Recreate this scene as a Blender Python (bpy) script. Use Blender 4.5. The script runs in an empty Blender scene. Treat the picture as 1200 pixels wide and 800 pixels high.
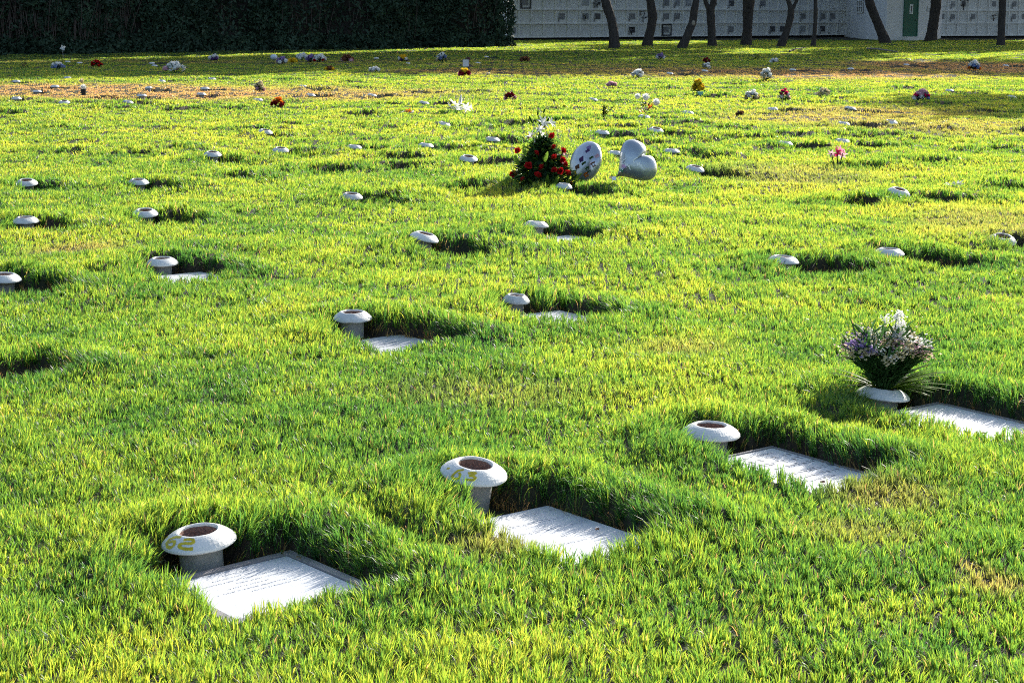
import bpy, bmesh, math, random
import numpy as np
from mathutils import Vector, Matrix, Euler
from mathutils.bvhtree import BVHTree

random.seed(7)
RNG = np.random.default_rng(11)
SC = bpy.context.scene
COL = SC.collection
PI = math.pi

# ------------------------------------------------------------------ camera numbers
FPX, CAMH, HOR = 2000.0, 1.6, 17.0            # focal length in photo pixels (1200 wide), eye height, horizon row
PITCH = math.atan((400 - HOR) / FPX)
CP, SP = math.cos(PITCH), math.sin(PITCH)
SUN_EL, SUN_AZ = math.radians(24.5), math.radians(33)   # sun ahead of the camera, a little to the right


def at(px, py, z=0.0):
    """Photo pixel -> point on the level z."""
    u, v = (px - 600) / FPX, (400 - py) / FPX
    t = (z - CAMH) / (-SP + v * CP)
    return u * t, (CP + v * SP) * t


def ppm(y):                                   # photo pixels per metre at ground distance y
    return FPX / (y * CP + CAMH * SP)


# ------------------------------------------------------------------ noise and ground shape
_LAT = [np.random.default_rng(100 + i).random((256, 256)) for i in range(12)]


def noise(x, y, s, k=0):
    x = np.asarray(x, float) / s + 57.3; y = np.asarray(y, float) / s + 31.7
    xi = np.floor(x).astype(int); yi = np.floor(y).astype(int)
    fx = x - xi; fy = y - yi
    fx = fx * fx * (3 - 2 * fx); fy = fy * fy * (3 - 2 * fy)
    L = _LAT[k]
    x0, x1, y0, y1 = xi & 255, (xi + 1) & 255, yi & 255, (yi + 1) & 255
    return (L[x0, y0] * (1 - fx) + L[x1, y0] * fx) * (1 - fy) + (L[x0, y1] * (1 - fx) + L[x1, y1] * fx) * fy


SD = np.array((0.78, 0.626)); TD = np.array((0.626, -0.78))     # along a row of graves / from vase to plaque
# a vase: px, py of the rim centre, tilt right-down, tilt toward the viewer (degrees), rise of the rim over the turf, kind, label
VASES = [
 (233, 629, -4, 2, -.012, 'a', 'white painted concrete vase with yellow number 62 beside the nearest marble slab'),
 (556, 550, 7, 6, .018, 'a', 'white painted concrete vase with yellow number 63, standing tall on its stem'),
 (833, 504, 2, 0, -.020, 'a', 'clean white unnumbered concrete vase beside the slab with rows of dark lettering'),
 (1035, 460, 6, -2, -.035, 'a', 'chipped white concrete vase holding the lilac and white bouquet'),
 (413, 370, 0, 2, -.020, 'b', 'chipped white concrete vase on a thick stem, standing alone left of centre'),
 (605, 350, 4, 2, -.034, 's', 'small white concrete vase at the left end of a deep hollow with a grey slab'),
 (190, 306, 0, 2, -.044, 'a', 'white concrete vase on a visible stem in the second hollow from the left edge'),
 (5, 325, 3, 2, -.034, 'a', 'white concrete vase cut by the left edge of the frame'),
 (170, 247, 2, 3, -.008, 'a', 'white concrete vase fronting a dark grassy hollow, beyond the stemmed one at left'),
 (30, 256, 0, 0, -.005, 'b', 'greyish weathered concrete vase near the left edge with a dark hollow beside it'),
 (31, 212, 2, 4, -.01, 'a', 'flat white concrete vase near the left edge, just beyond the greyish weathered one'),
 (498, 277, 14, 3, -.012, 'a', 'white concrete vase tilted sharply down to its right beside a dark hollow'),
 (628, 261, 3, -6, -.012, 'b', 'white concrete vase with hidden mouth beside a broad dark hollow below the roses'),
 (918, 304, 4, 0, -.022, 'a', 'white concrete vase with grey scribbled marks on its rim, low in bright grass'),
 (1042, 295, 2, 0, -.034, 'a', 'white concrete vase almost buried in tall grass right of the scribbled one'),
 (1175, 278, 4, 12, -.028, 'b', 'half buried white concrete vase showing as an arch by the right edge'),
 (1054, 223, 12, 5, .005, 'a', 'white concrete vase tilted down to its right below the pink lilies'),
 (815, 199, 10, 4, .005, 'b', 'small white concrete vase tilted to its right, just right of the heart balloon'),
 (549, 184, 5, 4, .01, 'a', 'round white concrete vase in bright grass left of the red roses'),
 (249, 179, 3, 5, .01, 'b', 'white concrete vase with a wide mouth in front of a long thin shaded hollow'),
 (311, 153, 9, 4, .01, 'b', 'white concrete vase tilted to the right, behind the other one at left centre'),
 (329, 174, 4, 4, .005, 'b', 'white concrete vase directly in front of the tilted one at left centre'),
 (415, 171, 5, -3, .0, 'b', 'white concrete vase with closed looking rim, left of centre in bright grass'),
 (499, 169, 6, -3, -.005, 'b', 'half hidden white concrete vase in the row of three left of the roses'),
 (521, 144, 10, 0, .005, 'b', 'grey white concrete vase tilted to its right below the white lily spray'),
 (497, 119, 8, -2, .005, 'b', 'pale concrete vase left of the white lily spray'),
 (436, 110, 4, 0, .01, 'b', 'pale concrete vase in yellowish grass beyond the orange bouquet'),
 (364, 111, 2, 0, .005, 'b', 'long flat pale concrete vase in dry grass right of the orange bouquet'),
 (302, 114, 2, 0, .005, 'b', 'pale concrete vase in front of the cream bouquet'),
 (577, 162, 4, 0, -.008, 'b', 'barely showing white concrete vase to the left of the rose arrangement'),
 (162, 211, 2, 3, -.008, 'b', 'half sunk white concrete vase at left with only its upper rim above the grass'),
 (412, 228, 3, 2, -.012, 'b', 'nearly buried white concrete vase at left centre in front of a thin dark hollow'),
 (150, 118, 4, 0, .01, 'b', 'pale concrete vase with a plain rim right of the open mouthed one in dry grass'),
 (75, 118, 5, 6, .01, 'a', 'open mouthed white concrete vase below the stacked white chrysanthemums'),
 (166, 111, 2, 0, .012, 'b', 'flat white concrete vase with a brown hollow beside it in the dry orange grass'),
 (43, 106, 2, 0, .01, 'b', 'flat pale concrete vase in the dry orange grass near the left edge'),
 (64, 100, 2, 0, .0, 'b', 'small pale concrete vase at the far edge of the dry orange grass'),
 (19, 114, 3, 0, .0, 'b', 'small pale concrete vase nearest the left edge, in front of the dry grass'),
 (19, 94, 3, 0, .0, 'b', 'small pale concrete vase near the left edge beyond the dry grass'),
 (79, 90, 3, 0, .01, 'b', 'pale concrete vase just in the sun at the edge of the hedge shade, at left'),
 (174, 102, 3, 0, .02, 's', 'upright little pale vase with a long dark hollow beside it at left'),
 (240, 103, 3, 0, .01, 'b', 'white concrete vase with a long dark hollow to its right beyond the dry grass'),
 (236, 109, 3, 0, .008, 'b', 'pinkish white concrete vase lying in bare dry grass at left'),
 (189, 93, 3, 0, .005, 'b', 'pale concrete vase near the shade edge below the large white and green bouquet'),
 (248, 89, 8, 0, .01, 'b', 'white concrete vase exactly on the edge of the hedge shade'),
 (355, 100, 3, 0, .0, 'b', 'tiny pale vase in bright grass below the brown and yellow flowers'),
 (769, 150, 8, 5, .012, 'a', 'white concrete vase under the small green sprig, right of centre'),
 (706, 154, 5, 0, -.005, 'b', 'grey concrete vase low in the grass in front of the dark leafy sprig'),
 (787, 172, 3, -4, .008, 'b', 'long flat white concrete vase behind and right of the heart balloon'),
 (722, 177, 4, -3, .0, 'b', 'white concrete vase half hidden behind the heart balloon'),
 (661, 217, 6, 0, .01, 's', 'small white vase at the foot of the red rose arrangement'),
 (695, 115, 6, 0, .0, 'b', 'pale concrete vase at the left end of a dark hollow beyond the leafy sprig'),
 (806, 131, 2, 0, .0, 'b', 'pale grey concrete vase right of the white chrysanthemums with orange lilies'),
 (755, 135, 2, 0, .01, 'b', 'white concrete vase under the white chrysanthemums and orange lilies'),
 (997, 124, 8, -5, .02, 'b', 'grey white concrete vase tilted, with a dark hollow to its right, right of centre'),
 (988, 143, 3, 0, .0, 'b', 'faint pale concrete vase in thin khaki grass below the tilted grey one'),
 (1044, 141, 6, 5, .012, 'a', 'white concrete vase with a visible mouth in thin khaki grass at right'),
 (905, 127, 3, 0, .008, 'b', 'pale concrete vase in front of the red and white bouquet'),
 (987, 164, 4, 0, -.002, 'b', 'half hidden pale concrete vase beyond the pink lilies'),
 (920, 167, 3, 0, -.004, 'b', 'half hidden pale concrete vase left of the pink lilies'),
 (960, 102, 3, 0, .012, 'b', 'pale concrete vase directly behind the cream and green bouquet'),
 (1112, 105, 3, 0, .008, 'b', 'white concrete vase between the pink bouquet and the tree shade at right'),
 (1186, 112, 4, 0, .01, 'b', 'pale concrete vase inside the round tree shade by the right edge'),
 (929, 81, 3, 0, .012, 'b', 'white concrete vase in the shaded brown ground, left one of the pair at right'),
 (997, 80, 3, 0, .012, 'b', 'white concrete vase in the shade between the two patches of bare ground'),
 (1062, 75, 3, 0, .02, 'b', 'white concrete vase at the sunny left tip of the far bare ground'),
 (1179, 76, 6, 6, .012, 'b', 'white ring shaped vase in the far bare ground near the right edge'),
 (1065, 69, 3, 0, .01, 'b', 'farthest small white vase, in a sunny strip below the green door'),
 (785, 85, 7, 0, .012, 'b', 'white concrete vase in shaded brown ground right of the white bouquet'),
 (826, 82, 2, 0, .012, 'b', 'white concrete vase in front of the dark red and white stacked flowers'),
 (441, 67, 2, 0, .01, 'b', 'tiny white vase in the hedge shade right of the red brown flowers'),
 (478, 73, 2, 0, .01, 'b', 'tiny white vase in the hedge shade below the yellow flowers'),
 (570, 66, 2, 0, .015, 'b', 'tiny white vase in the hedge shade right of the tall white and blue flowers'),
 (560, 73, 2, 0, .01, 'b', 'tiny white vase in the hedge shade behind the white card'),
 (571, 84, 4, 0, .01, 'b', 'white concrete vase on bare shaded ground right of the white card'),
 (79, 72, 2, 0, .01, 'b', 'tiny white vase in the hedge shade, left of two near the red mound'),
 (93, 73, 2, 0, .01, 'b', 'tiny white vase in the hedge shade, right of two near the red mound'),
 (178, 73, 2, 0, .01, 'b', 'tiny white vase in the hedge shade left of the large white and green bouquet'),
 (181, 76, 2, 0, .01, 'b', 'tiny flat white vase in the hedge shade touching the large white and green bouquet'),
]
# hollows that show no vase (photo pixel of the middle)
PITS = [(18, 428), (6, 131), (25, 92), (127, 94), (140, 126), (212, 127), (270, 126), (75, 176), (150, 179), (195, 173), (295, 149),
        (112, 113), (442, 228), (460, 146), (587, 161), (425, 132), (555, 130), (452, 120), (371, 104), (430, 101), (400, 99), (425, 95),
        (500, 108), (552, 106), (390, 197), (582, 187), (470, 193), (475, 183), (657, 141), (655, 116), (725, 138), (725, 147),
        (772, 102), (787, 113), (835, 112), (842, 150), (817, 145), (735, 168), (760, 165), (810, 175), (604, 144), (645, 125),
        (880, 160), (1015, 103), (1065, 102), (1146, 91), (945, 117), (987, 115), (1105, 120), (937, 157), (967, 156), (1072, 162),
        (1040, 158), (1085, 187), (1112, 151), (1007, 193), (1170, 173), (1185, 216), (1010, 233), (545, 218), (280, 206), (1195, 152),
        (600, 96), (680, 97), (860, 97), (905, 94), (1160, 130), (330, 92), (60, 149), (350, 143)]


def undul(x, y):
    far = np.clip((np.asarray(y, float) - 6) / 20, 0, 1)
    return (.030 * (noise(x, y, 1.5, 0) - .5) + (.030 + .040 * far) * (noise(x, y, .55, 1) - .5)
            + .020 * (noise(x, y, .20, 2) - .5)) - .055


GR = []                                       # (centre x, y, half s, half t, vase x, vase y, depth)


def settle(px, py, off):
    z = off
    for _ in range(4):
        x, y = at(px, py, z); z = off + float(undul(x, y)) + .055
    return x, y, z


VP = []; SLABC = []
for v in VASES:
    x, y, z = settle(v[0], v[1], v[4])
    VP.append((x, y, z))
    c = np.array((x, y)) + SD * -.02 + TD * .42
    far = y > 15
    sc = 1.0 if not far else random.uniform(.8, 1.2)
    if len(VP) <= 4:                          # the four nearest slabs, by their far corner
        c = np.array(((-.715, 5.285), (.128, 5.838), (1.041, 6.629), (1.908, 7.446))[len(VP) - 1]) - SD * (.245, .205, .205, .245)[len(VP) - 1] + TD * (.245, .29, .30, .31)[len(VP) - 1]
    SLABC.append(c)
    GR.append((c[0], c[1], (.215 if len(VP) in (2, 3) else .255) * sc, ((.27, .325, .33, .33)[len(VP) - 1] if len(VP) <= 4 else .285) * sc, x, y, random.uniform(.85, 1.1) if y > 8 else 1.0))
for p in PITS:
    x, y = at(p[0], p[1] + 1, -.03)
    GR.append((x, y, random.uniform(.20, .34), random.uniform(.16, .28), None, None, random.uniform(.75, 1.1)))


def smooth(a, b, x):
    t = np.clip((x - a) / (b - a), 0, 1)
    return t * t * (3 - 2 * t)


def pit_fields(x, y):
    """depth, signed distance to the nearest hollow, direction into it."""
    x = np.asarray(x, float); y = np.asarray(y, float)
    sdm = np.full(x.shape, 9.0); dep = np.zeros(x.shape); gx = np.zeros(x.shape); gy = np.zeros(x.shape)
    order = np.argsort(y, axis=None); xs = x.ravel()[order]; ys = y.ravel()[order]
    S, D, X, Y = sdm.ravel(), dep.ravel(), gx.ravel(), gy.ravel()
    wob = (noise(xs, ys, .13, 5) - .5) * .07
    for (cx, cy, hs, ht, vx, vy, dp) in GR:
        a, b = np.searchsorted(ys, (cy - 1.0, cy + 1.0))
        sel = np.nonzero(np.abs(xs[a:b] - cx) < 1.0)[0] + a
        if not len(sel): continue
        dx, dy = xs[sel] - cx, ys[sel] - cy
        ls = np.abs(dx * SD[0] + dy * SD[1]) - hs; lt = np.abs(dx * TD[0] + dy * TD[1]) - ht
        sd = np.hypot(np.maximum(ls, 0), np.maximum(lt, 0)) + np.minimum(np.maximum(ls, lt), 0)
        if vx is not None:
            ex, ey = cx - vx, cy - vy; tt = np.clip(((xs[sel] - vx) * ex + (ys[sel] - vy) * ey) / (ex * ex + ey * ey), 0, 1)
            sd = np.minimum(sd, np.hypot(xs[sel] - vx - ex * tt, ys[sel] - vy - ey * tt) - (.118 if cy < 12 else .095))
        sd = sd + wob[sel]
        o = order[sel]
        r = np.hypot(dx, dy) + 1e-6
        better = sd < S[o]
        ob = o[better]
        S[ob] = sd[better]; X[ob] = -dx[better] / r[better]; Y[ob] = -dy[better] / r[better]
        nearside = np.clip(-dy / (r_ := np.hypot(dx, dy) + 1e-6), 0, 1)
        pv = dp * ((1 - smooth(-.02, .045, sd)) * .088 - (.044 - .046 * nearside) * np.exp(-((sd - .16) / .11) ** 2) * (sd > .0))
        D[o] = np.where(np.abs(pv) > np.abs(D[o]), pv, D[o])
    return D.reshape(x.shape), S.reshape(x.shape), X.reshape(x.shape), Y.reshape(x.shape)


def ground_z(x, y):
    d, s, _, _ = pit_fields(np.atleast_1d(x), np.atleast_1d(y))
    return undul(x, y) - d


def gz(x, y):
    return float(ground_z(np.array([x]), np.array([y]))[0])


# ------------------------------------------------------------------ object helpers
def tag(o, label=None, cat=None, group=None, kind=None):
    if label: o['label'] = label
    if cat: o['category'] = cat
    if group: o['group'] = group
    if kind: o['kind'] = kind
    return o


def empty(name, loc=(0, 0, 0), rot=(0, 0, 0)):
    o = bpy.data.objects.new(name, None); COL.objects.link(o)
    o.location = loc; o.rotation_euler = rot; o.empty_display_size = .1
    return o


def link(name, me, parent=None, loc=None, rot=None, scale=None):
    o = bpy.data.objects.new(name, me); COL.objects.link(o)
    if parent: o.parent = parent
    if loc is not None: o.location = loc
    if rot is not None: o.rotation_euler = rot
    if scale is not None: o.scale = scale if hasattr(scale, '__len__') else (scale,) * 3
    return o


def meshdata(name, V, F, mats, smooth_=True, midx=None):
    me = bpy.data.meshes.new(name)
    me.from_pydata([tuple(map(float, v)) for v in V], [], F)
    for m in (mats if isinstance(mats, (list, tuple)) else [mats]): me.materials.append(m)
    if midx is not None: me.polygons.foreach_set('material_index', midx)
    if not smooth_: me.shade_flat()
    me.update()
    return me


class MB:
    def __init__(s): s.V, s.F, s.M = [], [], []

    def add(s, V, F, m=0):
        n = len(s.V); s.V += [tuple(v) for v in V]; s.F += [[i + n for i in f] for f in F]; s.M += [m] * len(F)

    def box(s, a, b, m=0, M=None):
        (x0, y0, z0), (x1, y1, z1) = a, b
        V = [Vector(p) for p in ((x0, y0, z0), (x1, y0, z0), (x1, y1, z0), (x0, y1, z0), (x0, y0, z1), (x1, y0, z1), (x1, y1, z1), (x0, y1, z1))]
        if M is not None: V = [M @ v for v in V]
        s.add(V, [[0, 3, 2, 1], [4, 5, 6, 7], [0, 1, 5, 4], [1, 2, 6, 5], [2, 3, 7, 6], [3, 0, 4, 7]], m)

    def tube(s, pts, rad, n=8, m=0, cap=True, jit=0):
        pts = [Vector(p) for p in pts]; V, F = [], []
        up = Vector((0.13, 0.97, .2)).normalized()
        for i, p in enumerate(pts):
            t = (pts[min(i + 1, len(pts) - 1)] - pts[max(i - 1, 0)]).normalized()
            a = t.cross(up)
            if a.length < .1: a = t.cross(Vector((1, 0, 0)))
            a.normalize(); b = t.cross(a)
            r = rad[i] if hasattr(rad, '__len__') else rad
            for k in range(n):
                q = 2 * PI * k / n; rr = r * (1 + random.uniform(-jit, jit))
                V.append(p + (a * math.cos(q) + b * math.sin(q)) * rr)
        for i in range(len(pts) - 1):
            for k in range(n):
                F.append([i * n + k, i * n + (k + 1) % n, (i + 1) * n + (k + 1) % n, (i + 1) * n + k])
        if cap: F.append(list(range(n))[::-1]); F.append([(len(pts) - 1) * n + k for k in range(n)])
        s.add(V, F, m)

    def data(s, name, mats, smooth_=True): return meshdata(name, s.V, s.F, mats, smooth_, s.M)

    def build(s, name, mats, parent=None, smooth_=True, **k): return link(name, s.data(name, mats, smooth_), parent, **k)


# ------------------------------------------------------------------ materials
def mat(name):
    m = bpy.data.materials.new(name); m.use_nodes = True
    nt = m.node_tree; b = nt.nodes['Principled BSDF']
    return m, nt, b


def nd(nt, t, **k):
    n = nt.nodes.new(t)
    for a, v in k.items():
        if a.startswith('_'): setattr(n, a[1:], v)
        else: n.inputs[a].default_value = v
    return n


def ramp(nt, fac, stops):
    r = nt.nodes.new('ShaderNodeValToRGB'); nt.links.new(fac, r.inputs[0])
    e = r.color_ramp.elements
    e[0].position, e[0].color = stops[0][0], (*stops[0][1], 1)
    e[1].position, e[1].color = stops[1][0], (*stops[1][1], 1)
    for p, c in stops[2:]:
        q = e.new(p); q.color = (*c, 1)
    return r.outputs[0]


def simple(name, col, rough=.6, var=.12, scale=40, trans=0, spec=.4, bump=0, metallic=0):
    m, nt, b = mat(name)
    tc = nd(nt, 'ShaderNodeTexCoord')
    n = nd(nt, 'ShaderNodeTexNoise', Scale=scale, Detail=4.0); nt.links.new(tc.outputs['Object'], n.inputs['Vector'])
    c = ramp(nt, n.outputs[0], [(.3, tuple(max(0, x * (1 - var)) for x in col)), (.7, tuple(min(1, x * (1 + var)) for x in col))])
    nt.links.new(c, b.inputs['Base Color'])
    b.inputs['Roughness'].default_value = rough; b.inputs['Specular IOR Level'].default_value = spec
    b.inputs['Metallic'].default_value = metallic
    if bump:
        bp = nd(nt, 'ShaderNodeBump', Strength=bump, Distance=.01); nt.links.new(n.outputs[0], bp.inputs['Height']); nt.links.new(bp.outputs[0], b.inputs['Normal'])
    if trans:
        t = nt.nodes.new('ShaderNodeBsdfTranslucent'); nt.links.new(c, t.inputs[0])
        mx = nd(nt, 'ShaderNodeMixShader', Fac=trans)
        nt.links.new(b.outputs[0], mx.inputs[1]); nt.links.new(t.outputs[0], mx.inputs[2])
        nt.links.new(mx.outputs[0], nt.nodes['Material Output'].inputs[0])
    return m


def grass_material():
    m, nt, b = mat('grass_blades')
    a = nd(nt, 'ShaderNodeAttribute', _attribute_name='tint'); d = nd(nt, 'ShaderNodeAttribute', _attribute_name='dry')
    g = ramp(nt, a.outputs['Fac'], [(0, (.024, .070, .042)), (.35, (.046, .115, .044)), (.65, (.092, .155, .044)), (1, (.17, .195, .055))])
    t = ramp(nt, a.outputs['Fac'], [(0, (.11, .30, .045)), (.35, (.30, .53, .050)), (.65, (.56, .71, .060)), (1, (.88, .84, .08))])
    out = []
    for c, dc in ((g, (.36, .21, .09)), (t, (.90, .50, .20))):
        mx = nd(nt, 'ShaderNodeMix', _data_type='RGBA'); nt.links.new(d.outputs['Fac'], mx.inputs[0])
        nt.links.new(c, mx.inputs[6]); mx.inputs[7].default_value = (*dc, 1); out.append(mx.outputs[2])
    nt.links.new(out[0], b.inputs['Base Color']); b.inputs['Roughness'].default_value = .42; b.inputs['Specular IOR Level'].default_value = .5
    tr = nt.nodes.new('ShaderNodeBsdfTranslucent'); nt.links.new(out[1], tr.inputs[0])
    ms = nd(nt, 'ShaderNodeMixShader', Fac=.55)
    nt.links.new(b.outputs[0], ms.inputs[1]); nt.links.new(tr.outputs[0], ms.inputs[2])
    nt.links.new(ms.outputs[0], nt.nodes['Material Output'].inputs[0])
    return m


def soil_material():
    m, nt, b = mat('soil_thatch')
    tc = nd(nt, 'ShaderNodeTexCoord')
    n1 = nd(nt, 'ShaderNodeTexNoise', Scale=60.0, Detail=6.0); n2 = nd(nt, 'ShaderNodeTexNoise', Scale=.6, Detail=3.0)
    for n in (n1, n2): nt.links.new(tc.outputs['Object'], n.inputs['Vector'])
    c1 = ramp(nt, n1.outputs[0], [(.3, (.013, .009, .006)), (.7, (.058, .036, .021))])
    c2 = ramp(nt, n1.outputs[0], [(.3, (.014, .022, .008)), (.7, (.038, .046, .014))])
    r = ramp(nt, n2.outputs[0], [(.35, (0, 0, 0)), (.65, (1, 1, 1))])
    mx = nd(nt, 'ShaderNodeMix', _data_type='RGBA'); nt.links.new(r, mx.inputs[0]); nt.links.new(c1, mx.inputs[6]); nt.links.new(c2, mx.inputs[7])
    nt.links.new(mx.outputs[2], b.inputs['Base Color']); b.inputs['Roughness'].default_value = .95
    bp = nd(nt, 'ShaderNodeBump', Strength=.8, Distance=.02); nt.links.new(n1.outputs[0], bp.inputs['Height']); nt.links.new(bp.outputs[0], b.inputs['Normal'])
    return m


def paint_material(name, base, dirt, amount, scale=9.0, speck=True):
    """weathered white paint on cast concrete"""
    m, nt, b = mat(name)
    tc = nd(nt, 'ShaderNodeTexCoord'); oi = nd(nt, 'ShaderNodeObjectInfo')
    ad = nd(nt, 'ShaderNodeVectorMath', _operation='ADD'); nt.links.new(tc.outputs['Object'], ad.inputs[0])
    sc = nd(nt, 'ShaderNodeVectorMath', _operation='SCALE', Scale=37.0); nt.links.new(oi.outputs['Random'], sc.inputs[0]); nt.links.new(sc.outputs[0], ad.inputs[1])
    n1 = nd(nt, 'ShaderNodeTexNoise', Scale=scale, Detail=8.0, Roughness=.65); nt.links.new(ad.outputs[0], n1.inputs['Vector'])
    n2 = nd(nt, 'ShaderNodeTexNoise', Scale=scale * 14, Detail=3.0); nt.links.new(ad.outputs[0], n2.inputs['Vector'])
    f = ramp(nt, n1.outputs[0], [(.62 - amount, (0, 0, 0)), (.80 - amount * .6, (.75, .75, .75))])
    mx = nd(nt, 'ShaderNodeMix', _data_type='RGBA'); nt.links.new(f, mx.inputs[0])
    mx.inputs[6].default_value = (*base, 1); mx.inputs[7].default_value = (*dirt, 1)
    col = mx.outputs[2]
    if speck:
        f2 = ramp(nt, n2.outputs[0], [(.26, (1, 1, 1)), (.31, (0, 0, 0))])
        m2 = nd(nt, 'ShaderNodeMix', _data_type='RGBA'); nt.links.new(f2, m2.inputs[0]); nt.links.new(col, m2.inputs[6]); m2.inputs[7].default_value = (.12, .10, .08, 1)
        col = m2.outputs[2]
    nt.links.new(col, b.inputs['Base Color']); b.inputs['Roughness'].default_value = .5
    bp = nd(nt, 'ShaderNodeBump', Strength=.35, Distance=.004); nt.links.new(n2.outputs[0], bp.inputs['Height']); nt.links.new(bp.outputs[0], b.inputs['Normal'])
    return m


def bark_material():
    m, nt, b = mat('bark')
    tc = nd(nt, 'ShaderNodeTexCoord'); mp = nd(nt, 'ShaderNodeMapping', Scale=(5, 5, 1.2)); nt.links.new(tc.outputs['Object'], mp.inputs[0])
    n = nd(nt, 'ShaderNodeTexNoise', Scale=3.0, Detail=8.0, Roughness=.7); nt.links.new(mp.outputs[0], n.inputs['Vector'])
    c = ramp(nt, n.outputs[0], [(.3, (.018, .014, .012)), (.7, (.085, .068, .056))])
    nt.links.new(c, b.inputs['Base Color']); b.inputs['Roughness'].default_value = .9
    bp = nd(nt, 'ShaderNodeBump', Strength=1.0, Distance=.08); nt.links.new(n.outputs[0], bp.inputs['Height']); nt.links.new(bp.outputs[0], b.inputs['Normal'])
    return m


M_GRASS = grass_material(); M_SOIL = soil_material(); M_BARK = bark_material()
M_RIM = paint_material('white_painted_concrete', (.78, .765, .71), (.36, .34, .30), .085)
M_RIMB = paint_material('weathered_painted_concrete', (.70, .69, .65), (.30, .285, .26), .15)
M_STEM = simple('bare_concrete', (.40, .38, .34), .85, .22, 16, bump=.25)
M_CUP = simple('dry_earth_in_vase', (.22, .13, .10), .95, .35, 120, bump=.6)
M_MARBLE = paint_material('white_marble', (.66, .67, .68), (.42, .43, .46), .12, 6.0, False)
M_SLABG = paint_material('grey_stone_slab', (.55, .56, .57), (.30, .31, .32), .10, 8.0, False)
M_CURB = paint_material('grey_concrete', (.30, .28, .28), (.16, .15, .15), .08, 14.0, False)
M_YEL = simple('mustard_paint', (.62, .48, .02), .5, .25, 70)
M_INK = simple('engraved_grey', (.25, .26, .28), .7, .3, 200)
M_FAINT = simple('shallow_engraving', (.52, .53, .55), .7, .2, 200)


# ------------------------------------------------------------------ ground sheet
def add_mesh_np(name, co, loops, starts, mats, attrs=None):
    me = bpy.data.meshes.new(name)
    me.vertices.add(len(co)); me.vertices.foreach_set('co', np.ascontiguousarray(co, np.float32).ravel())
    me.loops.add(len(loops)); me.loops.foreach_set('vertex_index', np.ascontiguousarray(loops, np.int32))
    me.polygons.add(len(starts)); me.polygons.foreach_set('loop_start', np.ascontiguousarray(starts, np.int32))
    me.materials.append(mats)
    for k, v in (attrs or {}).items():
        a = me.attributes.new(k, 'FLOAT', 'POINT'); a.data.foreach_set('value', np.ascontiguousarray(v, np.float32))
    me.update(calc_edges=True)
    return me


def half_width(y): return .40 * np.abs(y) + 3.0


def build_ground():
    fine = [2.0]
    while fine[-1] < 60: fine.append(fine[-1] * 1.0055)
    while fine[-1] < 135: fine.append(fine[-1] * 1.012)
    ys = np.array([-900, -300, -100, -30, -8, -2, 0, 1.2] + fine + [150, 200, 300, 500, 900, 2000.])
    u = np.linspace(-1, 1, 560)
    outer = np.array([1.15, 1.5, 2.2, 4, 8, 20]); u = np.concatenate((-outer[::-1], u, outer))
    U, Y = np.meshgrid(u, ys)
    X = U * half_width(np.minimum(np.abs(Y), 140)); X += np.sign(U) * (np.abs(U) > 3) * 400 * (np.abs(U) > 10)
    Z = undul(X, Y) - pit_fields(X, Y)[0]
    co = np.stack((X, Y, Z), -1).reshape(-1, 3)
    n, m = U.shape
    i = (np.arange(n - 1)[:, None] * m + np.arange(m - 1)[None]).ravel()
    loops = np.stack((i, i + 1, i + m + 1, i + m), -1).ravel()
    me = add_mesh_np('lawn', co, loops, np.arange(len(i)) * 4, M_SOIL)
    tag(link('lawn', me), 'green lawn with hollows around the graves', None, None, 'structure')


build_ground()

# dry patches: centre px, py, half width m, half depth m, strength
DRY = [(60, 103, 4.5, 3.2, .95), (200, 107, 4.5, 3.0, .95), (330, 108, 3.5, 2.5, .75), (450, 108, 2.0, 2, .35),
       (850, 83, 4.0, 4.2, .8), (960, 84, 4.5, 4.6, .9), (740, 80, 3.0, 2.4, .6), (620, 84, 2.5, 2.0, .6), (550, 81, 2.5, 2.0, .8),
       (1085, 74, 3.0, 4.0, 1.1), (1160, 78, 3.5, 5.0, 1.2), (1200, 76, 3.5, 4.0, 1.0), (300, 72, 6, 1.6, .35), (120, 71, 8, 1.5, .3), (500, 70, 5, 1.5, .3),
       (980, 135, 1.7, 2.6, .45), (1040, 128, 1.6, 2.0, .45), (1100, 145, 1.6, 2.0, .4), (1180, 258, .7, 1.2, .30), (930, 200, .9, 1.2, .25),
       (1165, 668, .09, .10, .5), (1140, 650, .05, .05, .4), (90, 285, .35, .3, .35), (1010, 610, .2, .15, .2), (575, 620, .15, .12, .25),
       (800, 398, .25, .25, .2), (560, 450, .5, .3, .13), (1040, 565, .2, .2, .3), (660, 75, 5, 1.5, .4)]


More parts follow.
